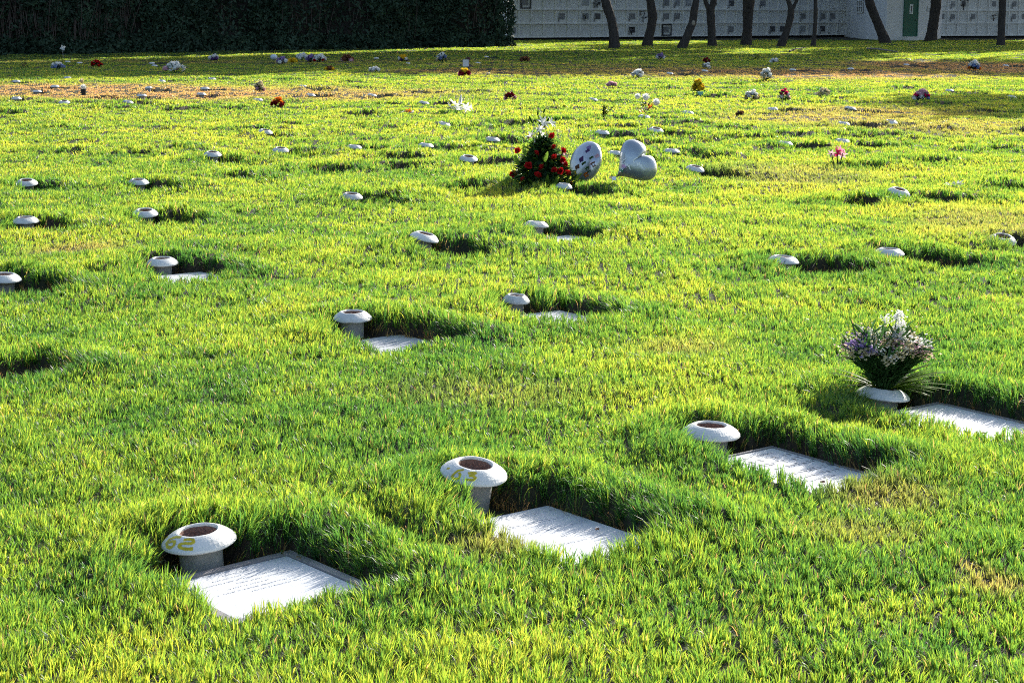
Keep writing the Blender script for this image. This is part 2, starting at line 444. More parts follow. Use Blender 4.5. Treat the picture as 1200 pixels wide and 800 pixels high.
def build_grass():
    bands = [(2.6, 9.5, 10500, 7), (9.5, 20, 0, 5), (20, 46, 0, 5), (46, 112, 0, 5)]
    cos, lps, sts, tin, dr = [], [], [], [], []
    nv = 0; nl = 0
    for (y0, y1, _, nvb) in bands:
        # density per m2 as a function of distance
        def dens(y): return 21000 * np.minimum(1.0, (6.2 / y)) ** 1.55
        area = (half_width(y1) * .88 + half_width(y0) * .88) * (y1 - y0)
        nmax = int(area * dens(y0))
        y = RNG.uniform(y0, y1, nmax); hw = np.minimum(half_width(y) * .88, .335 * y + 1.6 + .03 * y)
        keep = RNG.random(nmax) < (dens(y) / dens(y0)) * (hw / hw.max())
        y = y[keep]; n0 = len(y); x = RNG.uniform(-1, 1, len(y)) * np.minimum(half_width(y) * .88, .365 * y + 1.6)
        # blades gather into tufts
        cell = {2.6: .050, 9.5: .085, 20: .16, 46: .34}[y0]
        tx = (np.floor(x / cell) + .5 + (noise(np.floor(x / cell), np.floor(y / cell), .73, 1) - .5) * 1.6) * cell
        ty = (np.floor(y / cell) + .5 + (noise(np.floor(x / cell), np.floor(y / cell), .61, 2) - .5) * 1.6) * cell
        pull = RNG.uniform(0, .75, n0); x = x + (tx - x) * pull; y = y + (ty - y) * pull
        ox, oy = (x - tx) / cell, (y - ty) / cell
        tuft_h = RNG.random(4096)[(np.floor(tx / cell).astype(int) * 73 + np.floor(ty / cell).astype(int) * 151) & 4095]
        dep, sd, gx, gy = pit_fields(x, y)
        edge = sd + (RNG.random(len(x)) - .5) * .03
        wall_straw = (sd < .012) & (sd > -.035) & (RNG.random(len(x)) < .55)
        k = (edge > .005) | wall_straw | (y > 14)
        # bare, thin places: dry ground loses blades
        dry = np.zeros(len(x))
        for (px, py, wx, wy, st) in DRY:
            cx, cy = at(px, py, 0)
            q = ((x - cx) / wx) ** 2 + ((y - cy) / wy) ** 2
            dry = np.maximum(dry, st * np.exp(-q ** 1.5))
        nz = noise(x, y, 1.1, 6) * .5 + noise(x, y, .35, 7) * .5
        dry = dry * (.62 + 1.0 * nz)
        dry = np.where(wall_straw & (y < 14), .9, dry)
        k &= RNG.random(len(x)) > .35 * np.clip(dry, 0, 1)
        x, y, dep, sd, gx, gy, dry, ox, oy, tuft_h = (a[k] for a in (x, y, dep, sd, gx, gy, dry, ox, oy, tuft_h))
        n = len(x)
        z = undul(x, y) - dep
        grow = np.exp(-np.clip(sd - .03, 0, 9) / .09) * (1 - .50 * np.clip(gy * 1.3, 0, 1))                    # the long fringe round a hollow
        clump = noise(x, y, .16, 3); clump2 = noise(x, y, .6, 4)
        L = .0415 * (.48 + .45 * clump + .25 * clump2 + .36 * tuft_h) * RNG.uniform(.6, 1.25, n) * (1 + .95 * grow) * (1 - .35 * np.clip(dry, 0, 1))
        w = .0031 * np.maximum(1, y / 6.0) ** .86 * RNG.uniform(.7, 1.3, n)
        ang = 2 * PI * noise(x, y, .11, 8) * 2 + RNG.normal(0, 1.1, n)
        lean = np.abs(RNG.normal(.30, .20, n)) * (.7 + .6 * noise(x, y, .3, 9))
        lx = np.cos(ang) * lean * .8 + gx * grow * .5 + ox * .55; ly = np.sin(ang) * lean * .8 + gy * grow * .5 + oy * .55
        lm = np.hypot(lx, ly); s = np.minimum(1, .88 / np.maximum(lm, 1e-6)); lx *= s; ly *= s
        up = np.sqrt(1 - lx ** 2 - ly ** 2)
        fa = RNG.uniform(0, PI, n)
        sx, sy = np.cos(fa) * w / 2, np.sin(fa) * w / 2
        P = np.stack((x, y, z - .006), -1)
        side = np.stack((sx, sy, np.zeros(n)), -1)
        D = np.stack((lx, ly, up), -1) * L[:, None]
        if nvb == 7:
            m1 = P + np.stack((lx * .14, ly * .14, .20 + .20 * up), -1) * L[:, None]
            m2 = P + np.stack((lx * .50, ly * .50, .30 + .45 * up), -1) * L[:, None]
            vs = np.stack((P - side * .8, P + side * .8, m1 - side, m1 + side, m2 - side * .75, m2 + side * .75, P + D), 1)
            fl = np.array([0, 1, 3, 2, 2, 3, 5, 4, 4, 5, 6]); fs = np.array([0, 4, 8])
        else:
            m1 = P + np.stack((lx * .32, ly * .32, .30 + .25 * up), -1) * L[:, None]
            vs = np.stack((P - side, P + side, m1 - side * .9, m1 + side * .9, P + D), 1)
            fl = np.array([0, 1, 3, 2, 2, 3, 4]); fs = np.array([0, 4])
        cos.append(vs.reshape(-1, 3).astype(np.float32))
        base = np.arange(n)
        lps.append((fl[None] + (base * nvb)[:, None] + nv).ravel().astype(np.int32))
        sts.append((fs[None] + (base * len(fl))[:, None] + nl).ravel().astype(np.int32))
        nv += n * nvb; nl += n * len(fl)
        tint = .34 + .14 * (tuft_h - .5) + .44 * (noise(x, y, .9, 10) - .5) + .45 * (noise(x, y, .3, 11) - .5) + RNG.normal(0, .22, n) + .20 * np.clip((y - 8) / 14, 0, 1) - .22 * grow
        straw = (RNG.random(n) < .025) * RNG.uniform(.4, 1, n)
        d2 = np.clip(np.maximum(dry * RNG.uniform(.55, 1.25, n), straw), 0, 1)
        tin.append(np.repeat(np.clip(tint, 0, 1), nvb).astype(np.float32)); dr.append(np.repeat(d2, nvb).astype(np.float32))
        print('grass band', y0, y1, n)
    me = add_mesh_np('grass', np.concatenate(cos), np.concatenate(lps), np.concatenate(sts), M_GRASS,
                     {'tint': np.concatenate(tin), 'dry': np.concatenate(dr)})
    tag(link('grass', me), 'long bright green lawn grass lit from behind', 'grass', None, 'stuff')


import time
_t = time.time(); build_grass(); print('grass s', time.time() - _t)


# ------------------------------------------------------------------ vases
def lathe(prof, n=44, wob=0.0, seed=0, m=0):
    r0 = random.Random(seed); V, F = [], []
    ph = [r0.uniform(0, 6.3) for _ in range(4)]
    for i, (r, z) in enumerate(prof):
        for k in range(n):
            a = 2 * PI * k / n
            e = 1 + wob * (math.sin(2 * a + ph[0]) * .5 + math.sin(5 * a + ph[1]) * .3 + math.sin(9 * a + ph[2]) * .25)
            V.append((r * e * math.cos(a), r * e * math.sin(a), z + wob * .03 * math.sin(7 * a + ph[3] + i)))
    for i in range(len(prof) - 1):
        for k in range(n):
            F.append([i * n + k, i * n + (k + 1) % n, (i + 1) * n + (k + 1) % n, (i + 1) * n + k])
    return V, F


def rim_profile(R, hole):
    # mushroom cap: sharp outer edge at the bottom, convex slope up to a raised lip, inner wall
    return [(hole + .012, -.022), (R * .80, -.021), (R * .965, -.020), (R, -.0155), (R * .985, -.009), (R * .90, .002), (R * .78, .012), (R * .67, .0195),
            (hole + .011, .0235), (hole + .005, .0245), (hole + .001, .021), (hole, .0), (hole, -.03)]


RIMS, STEMS, CUPS = {}, {}, {}


def vase_meshes(kind, var):
    key = (kind, var)
    if key not in RIMS:
        R = (.119 if var < 4 else .108) if kind == 'a' else .104 if kind == 'b' else .080
        hole = R * .50
        b = MB(); b.add(*lathe(rim_profile(R, hole), 48, .012 if kind == 'a' else .03, var))
        RIMS[key] = b.data('rim', M_RIM if kind == 'a' else M_RIMB)
        b = MB(); b.add(*lathe([(R * .56, -.22), (R * .58, -.06), (R * .60, -.0205)], 32, .006, var + 3))
        STEMS[key] = b.data('stem', M_STEM)
        b = MB(); V, F = lathe([(hole - .0015, .016), (hole - .004, -.010), (hole * .75, -.017), (hole * .3, -.015), (.001, -.014)], 28, .02, var + 9)
        b.add(V, F); CUPS[key] = b.data('earth', M_CUP)
    return RIMS[key], STEMS[key], CUPS[key]


CAM_P = Vector((0, 0, CAMH))


def stroke_on(root, rim, strokes, px2, width, material, name, lift=.0012):
    """brush strokes wrapped onto the rim's own surface"""
    bpy.context.view_layer.update()
    mw = root.matrix_world; inv = mw.inverted()
    me = rim.data; bv = BVHTree.FromPolygons([v.co.copy() for v in me.vertices], [tuple(p.vertices) for p in me.polygons])
    o = inv @ CAM_P; b = MB()

    def hit(px, py):
        x, y = at(px, py, 0.0); d = (inv @ Vector((x, y, 0))) - o; d.normalize()
        h = bv.ray_cast(o, d)
        return (h[0], h[1]) if h[0] is not None else None
    for st in strokes:
        pts = []
        for i in range(len(st) - 1):
            n = 7
            for k in range(n):
                t = k / n; pts.append((st[i][0] * (1 - t) + st[i + 1][0] * t, st[i][1] * (1 - t) + st[i + 1][1] * t))
        pts.append(st[-1])
        P = [hit(*px2(*p)) for p in pts]; P = [p for p in P if p]
        if len(P) < 2: continue
        Q = [p[0].copy() for p in P]
        for _ in range(2): Q = [Q[0]] + [(Q[i - 1] + Q[i] * 2 + Q[i + 1]) / 4 for i in range(1, len(Q) - 1)] + [Q[-1]]
        V, F = [], []
        for i, q in enumerate(Q):
            t = (Q[min(i + 1, len(Q) - 1)] - Q[max(i - 1, 0)]).normalized(); nn = P[i][1]
            if nn.dot(o - q) < 0: nn = -nn
            sdv = t.cross(nn).normalized() * width * random.uniform(.42, .58)
            for s in (-1, 1):
                e = q + sdv * s; h = bv.find_nearest(e); V.append(h[0] + nn * lift)
        for i in range(len(Q) - 1): F.append([2 * i, 2 * i + 1, 2 * i + 3, 2 * i + 2])
        b.add(V, F)
        if name.startswith('painted'): b.build(name, material, root); b = MB()
    if b.V: b.build(name, material, root)


vase_roots = []
for i, v in enumerate(VASES):
    x, y, z = VP[i]
    kind = v[5]
    if y > 25: z -= .010; v = v[:2] + (v[2] + random.uniform(-5, 6), v[3] + random.uniform(-3, 3)) + v[4:]
    if y > 12.5: v = v[:3] + (v[3] + (6 if kind == 'a' else 2.5),) + v[4:]; z -= .012
    rim_me, stem_me, cup_me = vase_meshes(kind, 4 + i % 5 if i > 3 else i)
    root = empty('flower_vase', (x, y, z), (math.radians(v[3]), math.radians(v[2]), 0))
    tag(root, v[6], 'vase', 'concrete flower vases set beside the graves')
    r = link('rim', rim_me, root); link('stem', stem_me, root); link('earth', cup_me, root)
    vase_roots.append(root)

Z62 = lambda X, Y: (180 + X / 1200 * 110, 600 + Y / 764 * 70)
stroke_on(vase_roots[0], vase_roots[0].children[0] if vase_roots[0].children[0].data.name.startswith('rim') else vase_roots[0].children[1],
          [[(150, 318), (172, 322)], [(350, 318), (270, 318), (200, 350), (165, 395), (175, 440), (215, 455), (260, 425), (275, 375), (235, 370), (190, 390)],
           [(385, 352), (450, 345), (505, 350), (515, 385), (470, 400), (400, 395), (335, 410), (325, 440), (370, 462), (440, 470), (505, 465)]], Z62, .0108, M_YEL, 'painted_digit')
Z63 = lambda X, Y: (510 + X / 10, 520 + Y / 10)
stroke_on(vase_roots[1], vase_roots[1].children[0] if vase_roots[1].children[0].data.name.startswith('rim') else vase_roots[1].children[1],
          [[(140, 285), (168, 290)], [(335, 303), (270, 312), (225, 345), (195, 385), (225, 412), (275, 405), (295, 365), (280, 335)],
           [(385, 345), (430, 335), (480, 340), (440, 362), (400, 372), (450, 378), (475, 395), (450, 422), (390, 420), (350, 415)]], Z63, .0095, M_YEL, 'painted_digit')
Z14 = lambda X, Y: (900 + X / 4, 200 + Y / 4)
stroke_on(vase_roots[13], vase_roots[13].children[0] if vase_roots[13].children[0].data.name.startswith('rim') else vase_roots[13].children[1],
          [[(40, 415), (25, 418), (22, 428), (32, 437)], [(82, 420), (70, 438)]], Z14, .006, M_INK, 'grey_mark')


# ------------------------------------------------------------------ grave slabs
def letters(b, x0, x1, yc, h, z, rnd, m=0):
    """a row of small worn letter-like cuts, too weathered to read"""
    x = x0
    while x < x1:
        w = h * rnd.uniform(.45, .8)
        if rnd.random() < .16: x += h * .8; continue
        for _ in range(rnd.choice((2, 2, 3))):
            if rnd.random() < .55:
                xx = x + rnd.uniform(0, w * .8); b.box((xx, yc - h / 2, z - .002), (xx + h * .16, yc + h / 2 * rnd.uniform(.3, 1), z), m)
            else:
                yy = yc + rnd.uniform(-.5, .4) * h; b.box((x, yy, z - .002), (x + w, yy + h * .14, z), m)
        x += w + h * .3


def slab(i, hs, ht, zt, material, label, frame=None, text=None, ink=M_FAINT, off=None, dz=0, seed=1):
    x, y, z = VP[i]
    c = SLABC[i]
    ang = math.atan2(SD[1], SD[0])
    root = empty('grave_slab', (c[0], c[1], zt), (math.radians(random.uniform(-1, 1)), math.radians(random.uniform(-1, 1)), ang))
    tag(root, label, 'grave slab', 'flat marble slabs over the graves')
    # local x = along the row, local y = away from TD (TD is -y here)
    bm = bmesh.new(); bmesh.ops.create_cube(bm, size=1)
    fr = frame or 0
    for vv in bm.verts: vv.co = Vector((vv.co.x * 2 * (hs - fr), vv.co.y * 2 * (ht - fr), vv.co.z * .03 - .015))
    bmesh.ops.bevel(bm, geom=bm.edges[:], offset=.003, segments=2, affect='EDGES')
    me = bpy.data.meshes.new('slab'); bm.to_mesh(me); bm.free(); me.materials.append(material); me.shade_flat()
    link('slab', me, root)
    if frame:
        b = MB(); f = frame; g = .003
        b.box((-hs, ht - f + g, -.045), (hs, ht, .004)); b.box((-hs, -ht, -.045), (hs, -ht + f - g, .004))
        b.box((-hs, -ht + f - g, -.045), (-hs + f - g, ht - f + g, .0035)); b.box((hs - f + g, -ht + f - g, -.045), (hs, ht - f + g, .0035))
        b.build('border', M_CURB, root, False)
    if text:
        rnd = random.Random(seed); b = MB()
        for (yy, xa, xb, h) in text: letters(b, xa, xb, yy, h, .0008, rnd)
        b.build('inscription', ink, root, False)
    return root


slab(0, .245, .245, -.100, M_MARBLE, 'nearest white marble slab with a grey concrete border beside the vase numbered 62', .034,
     [(.20 - .031 * q, -.15 + .05 * ((q * 5) % 3), .18 - .045 * ((q * 3) % 4), .008) for q in range(8)], M_FAINT, off=(.07, .275))
slab(1, .205, .29, -.105, M_MARBLE, 'white marble slab with faint lettering beside the tall vase numbered 63', None,
     [(.235, -.06, .16, .020), (.15, -.10, .18, .024), (.06, -.18, .19, .022), (-.03, -.05, .17, .018), (-.10, -.08, .12, .016)], M_FAINT, off=(.07, .28), seed=4)
slab(2, .205, .30, -.100, M_MARBLE, 'white marble slab with rows of dark lettering beside the clean unnumbered vase', .014,
     [(.235, -.10, .12, .022), (.18, -.17, .18, .030), (.12, -.19, .20, .034), (.06, -.19, .19, .028), (-.02, -.17, .17, .030), (-.08, -.16, .16, .026), (-.13, -.12, .1, .018)], M_INK, off=(.07, .275), seed=9)
slab(3, .245, .31, -.105, M_MARBLE, 'blank white marble slab with a thin grey border by the right edge, next to the bouquet', .02, None, off=(.13, .31))
slab(4, .23, .28, -.100, M_SLABG, 'worn grey stone slab seen as a thin strip beside the thick stemmed vase', None, [(.1, -.1, .1, .02), (.04, -.12, .12, .02), (-.04, -.1, .1, .02)], M_INK)
slab(5, .23, .28, -.100, M_SLABG, 'worn grey stone slab in the deep hollow beside the small vase at centre', None, [(.1, -.1, .1, .02), (.04, -.12, .12, .02), (-.04, -.1, .1, .02)], M_INK)
slab(6, .23, .28, -.100, M_SLABG, 'sliver of grey stone slab beside the stemmed vase at left', None, None)
slab(12, .23, .28, -.098, M_MARBLE, 'sliver of pale stone slab in the broad hollow below the roses', None, None)



for (px, py, sz, lab) in ((964, 565, .030, 'small curled brown leaf lying on the slab with dark lettering'), (1153, 508, .036, 'brown dry leaf on the near edge of the blank slab at right'), (700, 620, .02, 'tiny brown leaf on the slab beside the vase numbered 63')):
    lx_, ly_ = at(px, py, -.095); b = MB(); rq = random.Random(px)
    V = []
    for i in range(7):
        t_ = i / 6; w_ = sz * .32 * math.sin(PI * min(.97, .08 + t_ * .9)); V += [(sz * (t_ - .5), -w_, .006 + .25 * w_ + .004 * math.sin(9 * t_)), (sz * (t_ - .5), 0, .002 + .006 * t_), (sz * (t_ - .5), w_, .007 + .3 * w_)]
    b.add(V, [[i * 3 + k, i * 3 + k + 1, i * 3 + k + 4, i * 3 + k + 3] for i in range(6) for k in range(2)])
    tag(b.build('dry_leaf', simple('dead_leaf', (.20, .09, .04), .8, .3, 90), None, loc=(lx_, ly_, -.1), rot=(0, 0, rq.uniform(0, 6))), lab, 'leaf')


# ------------------------------------------------------------------ flowers
def col(name, c, rough=.55, tr=.5, var=.15, sc=60): return simple(name, c, rough, var, sc, trans=tr, spec=.15)


P_WHITE = col('white_petal', (.90, .90, .87), var=.04); P_CREAM = col('cream_petal', (.75, .66, .42)); P_PINK = col('pink_petal', (.75, .22, .38))
P_PALE = col('pale_pink_petal', (.80, .52, .58)); P_RED = col('red_petal', (.50, .012, .015), .5, .25); P_DRED = col('dark_red_petal', (.24, .008, .02), .5, .2)
P_ORANGE = col('orange_petal', (.85, .24, .02)); P_YELLOW = col('yellow_petal', (.85, .60, .03)); P_LILAC = col('lilac_petal', (.42, .30, .56))
P_PURPLE = col('purple_petal', (.13, .06, .20)); P_BLUE = col('blue_petal', (.30, .38, .62)); P_BROWN = col('withered_petal', (.28, .12, .06)); P_MAG = col('magenta_petal', (.70, .02, .16))
F_DARK = col('dark_leaf', (.025, .06, .02), .4, .25, .35, 25); F_MID = col('mid_leaf', (.055, .13, .035), .65, .5, .3, 25); F_GREY = col('grey_green_leaf', (.13, .17, .10), .5, .3, .3, 25)
F_LIGHT = col('light_leaf', (.14, .24, .03), .4, .5, .3, 25)
M_TURQ = simple('turquoise_foil', (.25, .55, .50), .35); M_BLACK = simple('dark_plastic', (.02, .02, .022), .4)


def frame_of(d):
    d = Vector(d).normalized(); a = d.cross(Vector((0, 0, 1)))
    if a.length < .05: a = Vector((1, 0, 0))
    a.normalize(); return d, a, a.cross(d)


def petal(b, o, d, nrm, L, W, curl=.3, m=0, n=4):
    o = Vector(o); d = Vector(d).normalized(); s = d.cross(nrm)
    if s.length < 1e-3: s = d.orthogonal()
    s.normalize(); nn = s.cross(d); V, F = [], []
    for i in range(n + 1):
        t = i / n; w = W * math.sin(PI * min(.97, .12 + .88 * t)) ** .7 * .5
        c = o + d * L * t + nn * curl * L * t * t
        V += [c - s * w, c + nn * (-.15 * w), c + s * w]
    for i in range(n):
        for k in range(2): F.append([i * 3 + k, i * 3 + k + 1, i * 3 + k + 4, i * 3 + k + 3])
    b.add(V, F, m)


_FL = {}


def flower_mesh(kind, m):
    key = (kind, m.name)
    if key in _FL: return _FL[key]
    rr = random.Random(hash(kind) % 97 if False else len(kind) * 7 + 3); b = MB(); Z = Vector((0, 0, 1))
    if kind == 'mum':                                   # dense round head
        bm = bmesh.new(); bmesh.ops.create_icosphere(bm, subdivisions=2, radius=.30); b.add([v.co.copy() for v in bm.verts], [[v.index for v in f.verts] for f in bm.faces]); bm.free()
        for k in range(70):
            z = rr.uniform(-.35, 1); a = rr.uniform(0, 2 * PI); r = math.sqrt(max(0, 1 - z * z)) if z < 1 else 0
            d = Vector((r * math.cos(a), r * math.sin(a), z * .8)); petal(b, d * .12, d, Z if abs(z) < .9 else Vector((1, 0, 0)), .38 * rr.uniform(.8, 1.1), .16, .25, n=2)
    elif kind == 'rose':
        for k in range(16):
            t = k / 16; a = k * 2.4; tilt = 1.35 - 1.15 * t ; d = Vector((math.cos(a) * math.cos(tilt), math.sin(a) * math.cos(tilt), math.sin(tilt)))
            petal(b, Vector((0, 0, .02)), d, Vector((-math.cos(a), -math.sin(a), .4)), .34 + .12 * t, .30 + .22 * t, .35 - .5 * t, n=3)
        for k in range(5):
            a = k * 1.256; petal(b, (0, 0, 0), (math.cos(a), math.sin(a), -.2), Z, .25, .12, -.1, n=2)
    elif kind == 'lily':
        for k in range(6):
            a = k * PI / 3; petal(b, (0, 0, 0), (math.cos(a) * .8, math.sin(a) * .8, .6), Z, .62, .24, -.35, n=4)
    elif kind == 'bud':
        for k in range(4):
            a = k * PI / 2; petal(b, (math.cos(a) * .02, math.sin(a) * .02, 0), (math.cos(a) * .12, math.sin(a) * .12, 1), Vector((math.cos(a), math.sin(a), 0)), .8, .24, -.12, n=4)
    elif kind == 'sprig':                               # a cluster of tiny florets
        for k in range(34):
            p = Vector((rr.gauss(0, .26), rr.gauss(0, .26), rr.gauss(0, .2)))
            for q in range(4):
                a = q * PI / 2 + rr.random(); petal(b, p, (math.cos(a), math.sin(a), .5), Z, .13, .13, .1, n=2)
    else:                                               # 'daisy'
        for k in range(14):
            a = k * 2 * PI / 14; petal(b, (math.cos(a) * .06, math.sin(a) * .06, 0), (math.cos(a), math.sin(a), .25 + .1 * (k % 2)), Z, .42, .18, .1, n=2)
    _FL[key] = b.data('blossom', m); return _FL[key]


def leaf_cloud(n, rx, ry, h, L, W, seed, droop=.2, up=.5, base=0.0, cone=False):
    rr = random.Random(seed); b = MB()
    for _ in range(n):
        a = rr.uniform(0, 2 * PI); t = rr.random(); q = math.sqrt(rr.random())
        z = base + h * t; k = (1 - t) * .9 + .1 if cone else math.sin(PI * min(.95, .25 + .6 * t))
        p = Vector((rx * k * q * math.cos(a), ry * k * q * math.sin(a), z))
        d = Vector((math.cos(a) + rr.gauss(0, .5), math.sin(a) + rr.gauss(0, .5), up + rr.gauss(0, .4)))
        petal(b, p, d, Vector((rr.gauss(0, .5), rr.gauss(0, .5), 1)), L * rr.uniform(.6, 1.2), W * rr.uniform(.7, 1.2), -droop, n=2)
    return b


NB = [0]


def bouquet(px, pyb, wpx, hpx, leaf, heads, label, name='flower_bouquet', cat='bouquet', group='bouquets left on far graves', leafn=90, spread='dome', low=.35, headsz=None):
    """heads: list of (kind, material, count, size in photo px)"""
    NB[0] += 1; rr = random.Random(NB[0] * 13 + 5)
    x, y = at(px, pyb, -.02); s = 1 / ppm(y); W, H = wpx * s, hpx * s
    root = empty(name, (x, y, -.035)); tag(root, label, cat, group)
    lb = leaf_cloud(leafn, W * .45, W * .40, H * .78, max(.035, H * .30), max(.012, H * .10), NB[0])
    for k in range(10):
        a = rr.uniform(0, 6.28); lb.tube([(0, 0, 0), (W * .3 * math.cos(a), W * .3 * math.sin(a), H * .7)], max(.002, H * .012), 5)
    lb.build('foliage', leaf, root)
    tot = sum(h[2] for h in heads); i = 0
    for kind, m, cnt, sp in heads:
        for _ in range(cnt):
            t = (i + .5) / tot; a = i * 2.39996 + rr.uniform(-.3, .3); q = math.sqrt(t)
            z = H * (1 - (1 - low) * q * q) * rr.uniform(.88, 1.02); r = W * .46 * q
            sz = sp * s * rr.uniform(.85, 1.15)
            link('blossom', flower_mesh(kind, m), root, loc=(r * math.cos(a), r * math.sin(a) * .8, z - sz * .3),
                 rot=(rr.gauss(.35, .4) , rr.gauss(0, .4), rr.uniform(0, 6.28)), scale=sz * 1.4)
            i += 1
    return root


B = bouquet
B(28, 79, 11, 7, F_DARK, [('daisy', P_BROWN, 3, 3)], 'dark leafy potted plant in the hedge shade near the left edge', 'potted_plant', 'plant')
B(68, 81, 17, 9, F_DARK, [('mum', P_WHITE, 5, 4.5), ('mum', P_BLUE, 5, 4.5)], 'blue and white flowers in the hedge shade, left of the red mound')
B(113, 79, 14, 9, F_DARK, [('rose', P_RED, 12, 4.5)], 'mound of bright red flowers in the hedge shade at left')
B(205, 85, 28, 13, F_MID, [('mum', P_WHITE, 11, 5.5), ('mum', P_PALE, 2, 6), ('lily', P_WHITE, 3, 7)], 'large white and green bouquet with a pink middle, in the hedge shade at left')
B(251, 71, 11, 8, F_DARK, [('mum', P_WHITE, 5, 4.5), ('mum', P_PURPLE, 3, 4)], 'black and white flowers standing alone in the hedge shade at left')
B(331, 74, 12, 8, F_DARK, [('mum', P_LILAC, 5, 4.5), ('mum', P_WHITE, 3, 5)], 'lilac and white flowers next to the white ball in the hedge shade')
B(343, 73, 13, 5, F_LIGHT, [('mum', P_YELLOW, 8, 4.5)], 'low yellow flowers between two white bouquets in the hedge shade')
B(354, 70, 16, 8, F_MID, [('mum', P_WHITE, 9, 4.5)], 'white and green bouquet behind the lilac one in the hedge shade')
B(364, 73, 9, 10, F_DARK, [('mum', P_LILAC, 5, 4.5), ('mum', P_WHITE, 2, 4)], 'lilac bouquet touching the big white and red one in the hedge shade')
B(375, 73, 16, 10, F_DARK, [('mum', P_WHITE, 10, 5), ('rose', P_RED, 3, 4)], 'white bouquet with a few red flowers in the hedge shade')
B(386, 82, 11, 5, F_DARK, [('mum', P_BROWN, 4, 4), ('mum', P_YELLOW, 3, 4)], 'small brown and yellow flowers just inside the hedge shade')
B(407, 72, 15, 8, F_DARK, [('mum', P_BROWN, 9, 5), ('mum', P_PALE, 2, 5)], 'red brown withered bouquet in the hedge shade')
B(439, 85, 14, 7, F_DARK, [('mum', P_WHITE, 10, 4)], 'rounded white and dark green mound of flowers at the edge of the hedge shade', low=.55)
B(472, 72, 12, 8, F_DARK, [('mum', P_YELLOW, 4, 5), ('mum', P_WHITE, 2, 4), ('mum', P_PURPLE, 3, 4)], 'bright yellow flowers with purple and white in the hedge shade')
B(518, 73, 12, 12, F_DARK, [('mum', P_WHITE, 5, 4.5), ('mum', P_BLUE, 3, 4.5), ('mum', P_CREAM, 2, 4)], 'tall white and blue bouquet in the hedge shade')
B(544, 89, 15, 9, F_DARK, [('mum', P_YELLOW, 4, 5), ('mum', P_DRED, 4, 5), ('mum', P_PINK, 2, 4)], 'dark red and yellow flowers with a white card standing in them')
B(615, 71, 13, 5, F_DARK, [('mum', P_BROWN, 8, 4)], 'flat reddish flowers in shade before the left end of the niche wall')
B(774, 70, 10, 8, F_DARK, [('mum', P_LILAC, 4, 4.5), ('mum', P_WHITE, 3, 4)], 'purple and white flowers in the shade between tree trunks')
B(828, 80, 12, 7, F_DARK, [('mum', P_WHITE, 4, 4)], 'white lower bouquet of a stacked pair on bare shaded ground')
B(828, 74, 9, 7, F_DARK, [('rose', P_DRED, 8, 4)], 'dark red bouquet standing behind the white lower one on bare ground')
B(886, 69, 9, 7, F_MID, [('daisy', P_CREAM, 2, 2.5)], 'small dark green bush in a sunny strip below the fifth trunk', 'small_shrub', 'shrub', leafn=150)
B(898, 94, 15, 14, F_DARK, [('mum', P_WHITE, 7, 5), ('lily', P_CREAM, 2, 6)], 'white and dark green bouquet at the edge of the bare shaded ground')
B(908, 73, 10, 5, F_DARK, [('mum', P_WHITE, 5, 4)], 'small dark bouquet topped with white in the shade right of the small bush')
B(1141, 83, 14, 12, F_DARK, [('mum', P_WHITE, 6, 5), ('mum', P_BLUE, 5, 5), ('mum', P_ORANGE, 3, 4.5)], 'tall blue and white bouquet with orange beside it on the far bare ground')
B(748, 91, 15, 11, F_DARK, [('mum', P_WHITE, 12, 4.5)], 'white bouquet with dark leaves on the shade edge right of the pink cup')
B(717, 103, 11, 8, F_DARK, [('mum', P_PALE, 10, 4)], 'pale pink bouquet shaped like a cup standing alone in sunny grass', low=.6)
B(598, 116, 14, 9, F_DARK, [('rose', P_DRED, 8, 5), ('mum', P_PALE, 2, 5)], 'dark red and pink bouquet in sunny grass right of the white lily spray')
B(304, 107, 11, 12, F_DARK, [('mum', P_CREAM, 7, 5), ('mum', P_PALE, 2, 5)], 'cream and pale pink bouquet in the dry grass above the orange flowers')
B(326, 126, 17, 13, F_DARK, [('rose', P_ORANGE, 7, 6), ('rose', P_DRED, 4, 6), ('mum', P_YELLOW, 1, 4)], 'orange and dark red bouquet in sunny grass at left centre')
B(818, 110, 13, 18, F_MID, [('mum', P_YELLOW, 17, 5)], 'bright yellow bouquet in a turquoise wrapped pot', low=.45)
B(881, 118, 18, 13, F_DARK, [('mum', P_WHITE, 8, 5), ('mum', P_BROWN, 2, 5), ('mum', P_CREAM, 3, 4.5)], 'white and cream bouquet with dark green leaves in sunny grass right of the yellow one')
B(919, 118, 15, 15, F_MID, [('rose', P_MAG, 5, 6), ('mum', P_WHITE, 3, 4.5), ('mum', P_PALE, 1, 5)], 'crimson and white bouquet fanning out of a white vase')
B(966, 114, 18, 12, F_MID, [('mum', P_CREAM, 13, 4)], 'cream and green bouquet right of the crimson one')
B(1080, 119, 20, 15, F_DARK, [('mum', P_PALE, 9, 6), ('rose', P_MAG, 6, 5.5), ('mum', P_WHITE, 3, 5), ('mum', P_BLUE, 2, 4)], 'domed pink and magenta bouquet with a pale top at right')
B(868, 134, 10, 5, F_GREY, [('mum', P_BROWN, 5, 4)], 'small withered brown bouquet in sunny grass')
B(773, 147, 15, 9, F_MID, [('sprig', P_CREAM, 3, 3)], 'small loose green sprig just behind a white vase right of centre', 'leafy_sprig', 'sprig', leafn=45)
B(1120, 216, 14, 4, F_LIGHT, [('lily', P_WHITE, 3, 12)], 'white lily lying in the grass at right, below the pink lilies', 'cut_flower', 'flower', leafn=6)
B(478, 131, 14, 4, F_LIGHT, [('daisy', P_ORANGE, 4, 5), ('daisy', P_WHITE, 2, 4)], 'flat orange and white blossoms on a low vase left of the white lily spray', leafn=12)

